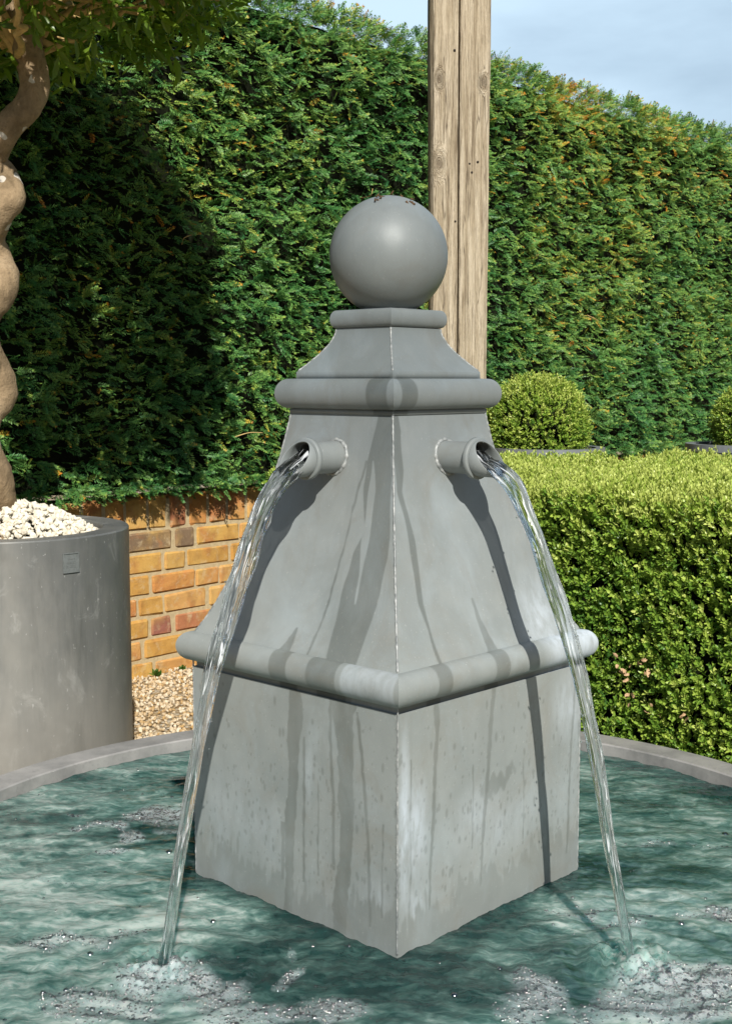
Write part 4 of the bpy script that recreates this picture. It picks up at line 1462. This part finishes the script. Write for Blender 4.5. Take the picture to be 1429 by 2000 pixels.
def stream(ang, tang, seed, label):
    n = np.array([math.cos(rad(ang) + YAW), math.sin(rad(ang) + YAW), 0])
    t = np.array([-n[1], n[0], 0])
    K = 260
    tau = np.concatenate([np.linspace(-0.09, 0, 40)[:-1], np.linspace(0, 0.402, K - 39)])
    x = 0.200 + 0.79 * tau
    zf = 0.7375 - 4.9 * np.clip(tau, 0, None) ** 2
    C = n * x[:, None] + t * (tang * np.clip(tau, 0, None) / 0.39)[:, None] + ZU * zf[:, None]
    T = nrm(np.gradient(C, axis=0))
    Nn = nrm(np.cross(t, T))
    seg = 36
    th = np.linspace(0, 2 * np.pi, seg, endpoint=False)
    Wd = np.interp(tau, [-0.09, 0, 0.05, 0.10, 0.16, 0.25, 0.34, 0.392], [0.0235, 0.0235, 0.0205, 0.0160, 0.0132, 0.0105, 0.0088, 0.0080])
    Th = np.interp(tau, [-0.09, 0, 0.05, 0.12, 0.25, 0.392], [0.0095, 0.0095, 0.0085, 0.0075, 0.0070, 0.0062])
    tw = np.interp(tau, [-0.09, 0.02, 0.12, 0.24, 0.392], [0, 0, 0.45, 1.0, 1.9]) * (1 if seed % 2 else -1)
    Vv = []
    for i in range(len(tau)):
        q = np.column_stack([np.cos(th) * 2.0, np.sin(th) * 2.0, np.full(seg, tau[i] * 14 + seed)])
        rip = 1 + (0.22 * vnoise(q, 0.55, 200 + seed) + 0.16 * vnoise(q, 1.3, 210 + seed) + 0.16 * vnoise(q, 2.3, 220 + seed) * np.clip((tau[i] - 0.12) / 0.15, 0, 1)) * np.clip((tau[i] + 0.03) / 0.06, 0.15, 1)
        a = np.cos(th) * Wd[i] * rip
        b = np.sin(th) * Th[i] * rip
        if tau[i] < 0.02:       # lies in the round pipe: flat on top
            k = np.clip(1 - tau[i] / 0.02, 0, 1)
            b = np.where(b < 0, b - (np.sqrt(np.maximum(0, 1 - (a / 0.0250) ** 2)) * 0.012) * k, b * (1 - 0.6 * k))
        c, s_ = math.cos(tw[i]), math.sin(tw[i])
        a, b = a * c - b * s_, a * s_ + b * c
        wig = (math.sin(tau[i] * 38 + seed) + 0.6 * math.sin(tau[i] * 83 + seed * 2)) * 0.0016 * np.clip(tau[i] / 0.1, 0, 1)
        Vv.append(C[i] + t * (a + wig)[:, None] + Nn[i] * (-b)[:, None] * (-1))
    Vv = np.concatenate(Vv)
    k = len(Vv)
    Vv = np.vstack([Vv, C[0], C[-1]])
    aa = np.arange(seg)
    bb = (aa + 1) % seg
    F = [grid_faces(len(tau), seg, 0, True), np.vstack([np.stack([np.full(seg, k), bb, aa], 1), np.stack([np.full(seg, k + 1), aa + (len(tau) - 1) * seg, bb + (len(tau) - 1) * seg], 1)])]
    o = mesh_np('water_stream', Vv, [f[:, ::-1] for f in F], M_STREAM)
    L = np.concatenate([[0], np.cumsum(np.linalg.norm(np.diff(C, axis=0), axis=1))])
    fl = np.stack([np.tile(np.cos(th) * 2.4, len(tau)), np.tile(np.sin(th) * 2.4, len(tau)), np.repeat(L * 13 + seed * 5, seg)], 1)
    fl = np.vstack([fl, fl[:1], fl[-1:]])
    at = o.data.attributes.new('flow', 'FLOAT_VECTOR', 'POINT')
    at.data.foreach_set('vector', np.ascontiguousarray(fl, np.float32).ravel())
    # thrown drops where it strikes the pool, and a few that leave the stream on the way down
    K2 = 130
    Lp = C[-1]
    dd = rng.normal(size=(K2, 3)) * np.array([0.030, 0.030, 0.0])
    Pd = np.array([Lp[0], Lp[1], 0.002]) + dd
    Pd[:, 2] += rng.random(K2) ** 2.2 * 0.045 * np.exp(-np.hypot(dd[:, 0], dd[:, 1]) / 0.05)
    for j in range(26):
        ii = rng.integers(90, len(C) - 10)
        Pd[j] = C[ii] + t * rng.choice([-1, 1]) * (Wd[ii] + rng.uniform(0.001, 0.007)) + n * rng.normal() * 0.004
    sv = nrm(np.array([(-1, 1.618, 0), (1, 1.618, 0), (-1, -1.618, 0), (1, -1.618, 0), (0, -1, 1.618), (0, 1, 1.618), (0, -1, -1.618), (0, 1, -1.618), (1.618, 0, -1), (1.618, 0, 1), (-1.618, 0, -1), (-1.618, 0, 1)], float))
    sf = np.array([(0, 11, 5), (0, 5, 1), (0, 1, 7), (0, 7, 10), (0, 10, 11), (1, 5, 9), (5, 11, 4), (11, 10, 2), (10, 7, 6), (7, 1, 8), (3, 9, 4), (3, 4, 2), (3, 2, 6), (3, 6, 8), (3, 8, 9), (4, 9, 5), (2, 4, 11), (6, 2, 10), (8, 6, 7), (9, 8, 1)])
    Vd, Fd, _ = scatter([(sv, [sf], np.zeros(12))], Pd, np.tile(ZU, (K2, 1)) + rng.normal(size=(K2, 3)) * 0.2, rng.normal(size=(K2, 3)), rng.uniform(0.0008, 0.0024, K2), np.zeros(K2))
    dr = mesh_np('drops', Vd, Fd, M_DROP, o)
    dr['kind'] = 'stuff'
    tag(o, label, 'water stream', 'streams of water falling from the spouts')


stream(-135, 0.012, 1, 'stream of clear water falling from the spout on the brick wall side')
stream(-45, -0.012, 4, 'stream of clear water falling from the spout on the box hedge side')

# ------------------------------------------------------------------ round planter with bay tree
PX, PY, PR = -0.957, 1.0, 0.3165
PTOP = 0.503
planter = empty('planter', (PX, PY, ZG))
H = PTOP - ZG
V, F = lathe([(PR - 0.01, 0.003), (PR, 0.008), (PR, H - 0.004), (PR - 0.002, H - 0.001), (PR - 0.004, H), (PR - 0.062, H - 0.001), (PR - 0.066, H - 0.005), (PR - 0.066, H - 0.05), (0.001, H - 0.05)], 160)
mesh_np('pot', V, F, M_PLANTER, planter, smooth=False)
tag(planter, 'big round weathered zinc planter with a small embossed plaque, before the brick wall', 'planter')


def plaque():
    """small square maker's plate pressed from the same metal"""
    a0 = PLQ_A
    root_parts = []
    hw_, hh = 0.0215, 0.0235
    zc = PLQ_Z - ZG

    def patch(u0, u1, z0, z1, d0, d1):
        k = 6
        us = np.linspace(u0, u1, k)
        V = []
        for d in (d0, d1):
            for z in (z0, z1):
                for u in us:
                    an = a0 + u / PR
                    V.append(((PR + d) * math.cos(an), (PR + d) * math.sin(an), zc + z))
        V = np.array(V)
        F = [grid_faces(2, k, 2 * k)]
        rows = lambda p, q: np.array([[p + i, p + i + 1, q + i + 1, q + i] for i in range(k - 1)])
        F.append(rows(0, 2 * k))
        F.append(rows(k, 3 * k))
        F.append(np.array([[0, k, 3 * k, 2 * k], [k - 1, 2 * k - 1, 4 * k - 1, 3 * k - 1]]))
        return V, [np.vstack(F)]
    V, F = patch(-hw_, hw_, -hh, hh, -0.001, 0.0022)
    pl = mesh_np('plaque', V, F, M_PLAQUE, planter, smooth=False)
    b = 0.0022
    fr = [patch(-hw_, hw_, hh - b, hh, 0.0021, 0.0040), patch(-hw_, hw_, -hh, -hh + b, 0.0021, 0.0040), patch(-hw_, -hw_ + b, -hh + b, hh - b, 0.0021, 0.0040), patch(hw_ - b, hw_, -hh + b, hh - b, 0.0021, 0.0040)]
    V, F = join(fr)
    mesh_np('plaque_frame', V, F, M_PLAQUE, pl, smooth=False)
    # worn raised lettering, too worn to read: broken upright strokes in three rows
    st = []
    rw = np.random.default_rng(5)
    for z0, u0, u1, hgt in ((0.0075, -0.009, 0.009, 0.006), (-0.0015, -0.011, 0.010, 0.0065), (-0.012, -0.013, 0.012, 0.0075)):
        u = u0
        while u < u1:
            st.append(patch(u, u + 0.0011, z0, z0 + hgt * rw.uniform(0.75, 1.0), 0.0021, 0.0030))
            if rw.random() < 0.5:
                zz = z0 + hgt * rw.uniform(0.1, 0.7)
                st.append(patch(u + 0.0012, u + 0.0029, zz, zz + 0.0010, 0.0021, 0.0030))
            u += 0.0040
    V, F = join(st)
    mesh_np('worn_lettering', V, F, M_PLAQUE, pl, smooth=False)


PLQ_A, PLQ_Z = -0.781, 0.4442
plaque()


def stone_protos(n, k=2):
    """angular little stones"""
    out = []
    g = (1 + 5 ** 0.5) / 2
    ico = nrm(np.array([(-1, g, 0), (1, g, 0), (-1, -g, 0), (1, -g, 0), (0, -1, g), (0, 1, g), (0, -1, -g), (0, 1, -g), (g, 0, -1), (g, 0, 1), (-g, 0, -1), (-g, 0, 1)], float))
    fc = np.array([(0, 11, 5), (0, 5, 1), (0, 1, 7), (0, 7, 10), (0, 10, 11), (1, 5, 9), (5, 11, 4), (11, 10, 2), (10, 7, 6), (7, 1, 8), (3, 9, 4), (3, 4, 2), (3, 2, 6), (3, 6, 8), (3, 8, 9), (4, 9, 5), (2, 4, 11), (6, 2, 10), (8, 6, 7), (9, 8, 1)])
    for _ in range(n):
        V, F = ico.copy(), fc
        for s in range(k - 1):
            ed, nv, nf = {}, list(V), []

            def mid(a, b):
                key = (min(a, b), max(a, b))
                if key not in ed:
                    ed[key] = len(nv)
                    nv.append((nv[a] + nv[b]) / 2)
                return ed[key]
            for a, b, c in F:
                ab, bc, ca = mid(a, b), mid(b, c), mid(c, a)
                nf += [(a, ab, ca), (ab, b, bc), (ca, bc, c), (ab, bc, ca)]
            V, F = nrm(np.array(nv)), np.array(nf)
        # chop with a few planes for facets
        for _p in range(7):
            d = nrm(rng.normal(size=3))
            h = rng.uniform(0.55, 0.85)
            e = np.maximum(V @ d - h, 0)
            V = V - d * e[:, None] * 0.92
        V = V * np.array([1.0, rng.uniform(0.6, 0.95), rng.uniform(0.5, 0.8)]) + rng.normal(size=V.shape) * 0.02
        out.append((V, [F], np.zeros(len(V))))
    return out


# trunk centre line, world coordinates (corkscrew)
TR = np.array([(-0.992, 1.005, 0.44, 0.046), (-0.988, 1.03, 0.541, 0.047), (-0.980, 0.985, 0.632, 0.047), (-1.004, 0.965, 0.715, 0.045), (-1.006, 1.01, 0.786, 0.044), (-0.972, 1.035, 0.849, 0.044),
               (-0.996, 0.99, 0.938, 0.043), (-0.990, 0.965, 1.02, 0.043), (-0.950, 0.985, 1.102, 0.042), (-0.968, 1.03, 1.16, 0.041), (-0.984, 1.015, 1.214, 0.040), (-0.955, 0.975, 1.270, 0.039), (-0.922, 0.985, 1.319, 0.037), (-0.945, 1.02, 1.37, 0.036),
               (-0.966, 1.01, 1.412, 0.035), (-0.925, 0.985, 1.478, 0.035), (-0.872, 0.99, 1.535, 0.035), (-0.855, 1.0, 1.588, 0.036), (-0.868, 1.005, 1.655, 0.037), (-0.885, 1.0, 1.76, 0.038), (-0.90, 1.0, 1.95, 0.03)])


def bay_proto():
    out = []
    for k in range(8):
        Vs, Qs, Ts, T, o = [], [], [], [], 0
        for i in range(7):
            x = 0.1 + 0.85 * i / 6
            an = i * 2.4 + rng.normal() * 0.3
            od = np.array([0, math.cos(an), math.sin(an)])
            sp = rad(rng.uniform(35, 65))
            L = rng.uniform(0.55, 0.85)
            V, Q, Tr = leaf_mesh(L, L * 0.33, 0.22, -0.25)
            Vs.append(place(V, np.array([x, 0, 0]), np.array([math.cos(sp), 0, 0]) + od * math.sin(sp), np.array([math.sin(sp), 0, 0]) - od * math.cos(sp)))
            Qs.append(Q + o)
            Ts.append(Tr + o)
            T.append(np.full(len(V), rng.uniform(-0.12, 0.12)))
            o += len(V)
        b = o
        Vs.append(np.array([(-0.4, 0.02, 0), (-0.4, -0.02, 0), (1.0, -0.012, 0), (1.0, 0.012, 0)]))
        Qs.append(np.array([(b, b + 1, b + 2, b + 3)]))
        T.append(np.full(4, 0.3))
        out.append((np.concatenate(Vs), [np.concatenate(Qs), np.concatenate(Ts)], np.concatenate(T)))
    return out


def build_bay():
    base = np.array([-0.985, 1.0, PTOP - 0.03])
    root = empty('bay_tree', tuple(base))
    S_ = smooth_path(TR, 220)
    P = S_[:, :3] + np.array([0.012, 0, 0])
    # plain tube with slight flutes
    T = nrm(np.gradient(P, axis=0))
    seg = 28
    th = np.linspace(0, 2 * np.pi, seg, endpoint=False)
    x = np.array([1.0, 0, 0])
    V = []
    for i in range(len(P)):
        x = x - T[i] * (x @ T[i])
        x /= np.linalg.norm(x)
        y = np.cross(T[i], x)
        ring = np.cos(th)[:, None] * x + np.sin(th)[:, None] * y
        q = P[i] + ring * 0.03
        r = S_[i, 3] * (1 + 0.05 * vnoise(q, 14, 301) + 0.025 * vnoise(q, 40, 302))
        V.append(P[i] + ring * r[:, None])
    V = np.concatenate(V)
    mesh_np('trunk', V - base, grid_faces(len(P), seg, 0, True), M_BARK, root)
    # crown
    C = np.array([-0.915, 1.0, 2.01])
    AX, AZ = 0.565, 0.335

    def shell(d):       # flat-bottomed mop head: radius along direction d
        up = d[:, 2] > 0
        az = np.where(up, 0.46, AZ)
        p = 2.9
        return (np.abs(np.hypot(d[:, 0], d[:, 1]) / AX) ** p + np.abs(d[:, 2] / az) ** p) ** (-1 / p)
    # branches
    parts = []
    nb = 46
    tips = []
    for i in range(nb):
        an = i * 2.39996 + rng.normal() * 0.2
        el = rng.uniform(-0.45, 0.8)
        d = np.array([math.cos(an) * math.cos(el), math.sin(an) * math.cos(el), math.sin(el)])
        r = shell(d[None])[0] * rng.uniform(0.80, 0.97)
        end = C + d * r
        st = np.array([-0.878, 1.0, rng.uniform(1.64, 1.86)])
        midp = st * 0.5 + end * 0.5 + rng.normal(size=3) * 0.04
        midp[2] -= 0.02
        q = smooth_path(np.array([np.append(st, 0.010), np.append(midp, 0.007), np.append(end, 0.003)]), 18)
        q[1:-1, :3] += rng.normal(size=(16, 3)) * 0.005
        parts.append(tube(q[:, :3], q[:, 3], 7))
        tips.append(end)
        for j in range(3):      # side twigs
            k = rng.integers(6, 16)
            dv = nrm(rng.normal(size=3) + d * 1.2)
            dv[2] = abs(dv[2]) * 0.6 - 0.08
            e2 = q[k, :3] + dv * rng.uniform(0.08, 0.18)
            parts.append(tube([q[k, :3], (q[k, :3] + e2) / 2 + rng.normal(size=3) * 0.012, e2], [0.005, 0.004, 0.002], 5))
    V, F = join(parts)
    mesh_np('branches', V - base, F, M_TWIG, root)
    # leaf shoots in an uneven shell
    N = 3200
    d = nrm(rng.normal(size=(N, 3)))
    rr = shell(d) * np.clip(1.0 - np.abs(rng.normal(size=N)) * 0.16, 0.35, 1.0) * (1 + 0.04 * vnoise(d, 3, 311))
    P = C + d * rr[:, None]
    # the hollow underside shows bare branches
    low = P[:, 2] < 1.80
    inner = np.hypot(P[:, 0] - C[0], P[:, 1] - C[1]) < 0.44
    keep = ~(low & inner & (rng.random(N) < 0.84))
    P, d = P[keep], d[keep]
    M = len(P)
    ax = d * 0.8 + rng.normal(size=(M, 3)) * 0.45 + ZU * 0.1
    up = ZU + rng.normal(size=(M, 3)) * 0.4
    V, F, Tn = scatter(bay_proto(), P - base, ax, up, rng.uniform(0.050, 0.085, M), np.clip(0.45 + rng.normal(size=M) * 0.16, 0.05, 0.95))
    mesh_np('crown', V, F, M_BAY, root, attrs={'tint': np.clip(Tn, 0, 1)})
    tag(root, 'standard bay tree with a corkscrew trunk growing in the big zinc planter', 'tree')


build_bay()


def build_pebbles():
    N = 2000
    r = np.sqrt(rng.random(N)) * (PR - 0.075)
    an = rng.uniform(0, 2 * np.pi, N)
    x, y = r * np.cos(an), r * np.sin(an)
    edge = (PR - 0.075 - r) / (PR - 0.075)
    h = np.clip(edge / 0.35, 0, 1) * 0.030 + 0.055 * np.exp(-((x + 0.0) ** 2 + (y - 0.05) ** 2) / 0.16 ** 2)
    layer = rng.random(N) * 0.022
    P = np.column_stack([PX + x, PY + y, PTOP - 0.022 + h - layer])
    sp = rng.uniform(0.006, 0.0145, N)
    V, F, T = scatter(stone_protos(12, 1), P, rng.normal(size=(N, 3)), ZU * 1.2 + rng.normal(size=(N, 3)) * 0.7, sp, rng.random(N))
    o = mesh_np('pebbles', V, F, M_PEBBLE, smooth=False, attrs={'tint': np.clip(T, 0, 1)})
    tag(o, 'heap of white pebbles filling the big zinc planter', 'pebbles', kind='stuff')


build_pebbles()


def build_gravel():
    N = 15000
    x, y = rng.uniform(-1.5, 0.2, N), rng.uniform(0.45, 2.75, N)
    wa = np.column_stack([x, y]) @ WN[:2]
    ok = (wa < WALL_A + 0.01) & (np.hypot(x, y) > RO - 0.01) & (np.hypot(x - PX, y - PY) > PR) & (np.column_stack([x, y]) @ B1[:2] < 1.95) & ~((np.column_stack([x, y]) @ B1[:2] > 1.0) & (np.column_stack([x, y]) @ B2[:2] < 1.36))
    x, y = x[ok], y[ok]
    M = len(x)
    sz = rng.uniform(0.0045, 0.0105, M)
    P = np.column_stack([x, y, ZG + sz * 0.25 + rng.random(M) * 0.006])
    V, F, T = scatter(stone_protos(10, 1), P, rng.normal(size=(M, 3)), ZU + rng.normal(size=(M, 3)) * 0.5, sz, rng.random(M))
    o = mesh_np('gravel', V, F, M_CHIP, smooth=False, attrs={'tint': np.clip(T, 0, 1)})
    tag(o, 'golden gravel chips at the foot of the brick wall', 'gravel', kind='stuff')


build_gravel()


def weed(x, y, n, h, label):
    root_p = np.array([x, y, ZG])
    Vs, Qs, Ts, Tt, o = [], [], [], [], 0
    for i in range(n):
        an = rng.uniform(0, 6.28)
        el = rng.uniform(0.25, 1.3)
        L = h * rng.uniform(0.5, 0.9)
        st = np.array([rng.normal() * h * 0.16, rng.normal() * h * 0.16, rng.uniform(0, 0.35) * h])
        V, Q, T = leaf_mesh(L, L * 0.42, 0.3, 0.2)
        Vs.append(place(V, st, np.array([math.cos(an) * math.cos(el), math.sin(an) * math.cos(el), math.sin(el)]), ZU + rng.normal(size=3) * 0.3))
        Qs.append(Q + o)
        Ts.append(T + o)
        Tt.append(np.full(len(V), rng.random()))
        o += len(V)
    ob = mesh_np('weed', np.concatenate(Vs), [np.concatenate(Qs), np.concatenate(Ts)], M_WEED, attrs={'tint': np.concatenate(Tt)})
    ob.location = tuple(root_p)
    tag(ob, label, 'weed')


weed(-0.775, 1.30, 60, 0.055, 'green weed growing in gravel against the zinc planter')
weed(-0.790, 2.315, 34, 0.030, 'small weed tuft at the wall foot nearer the zinc planter')
weed(-0.715, 2.405, 34, 0.026, 'small weed tuft at the wall foot nearer the fountain')
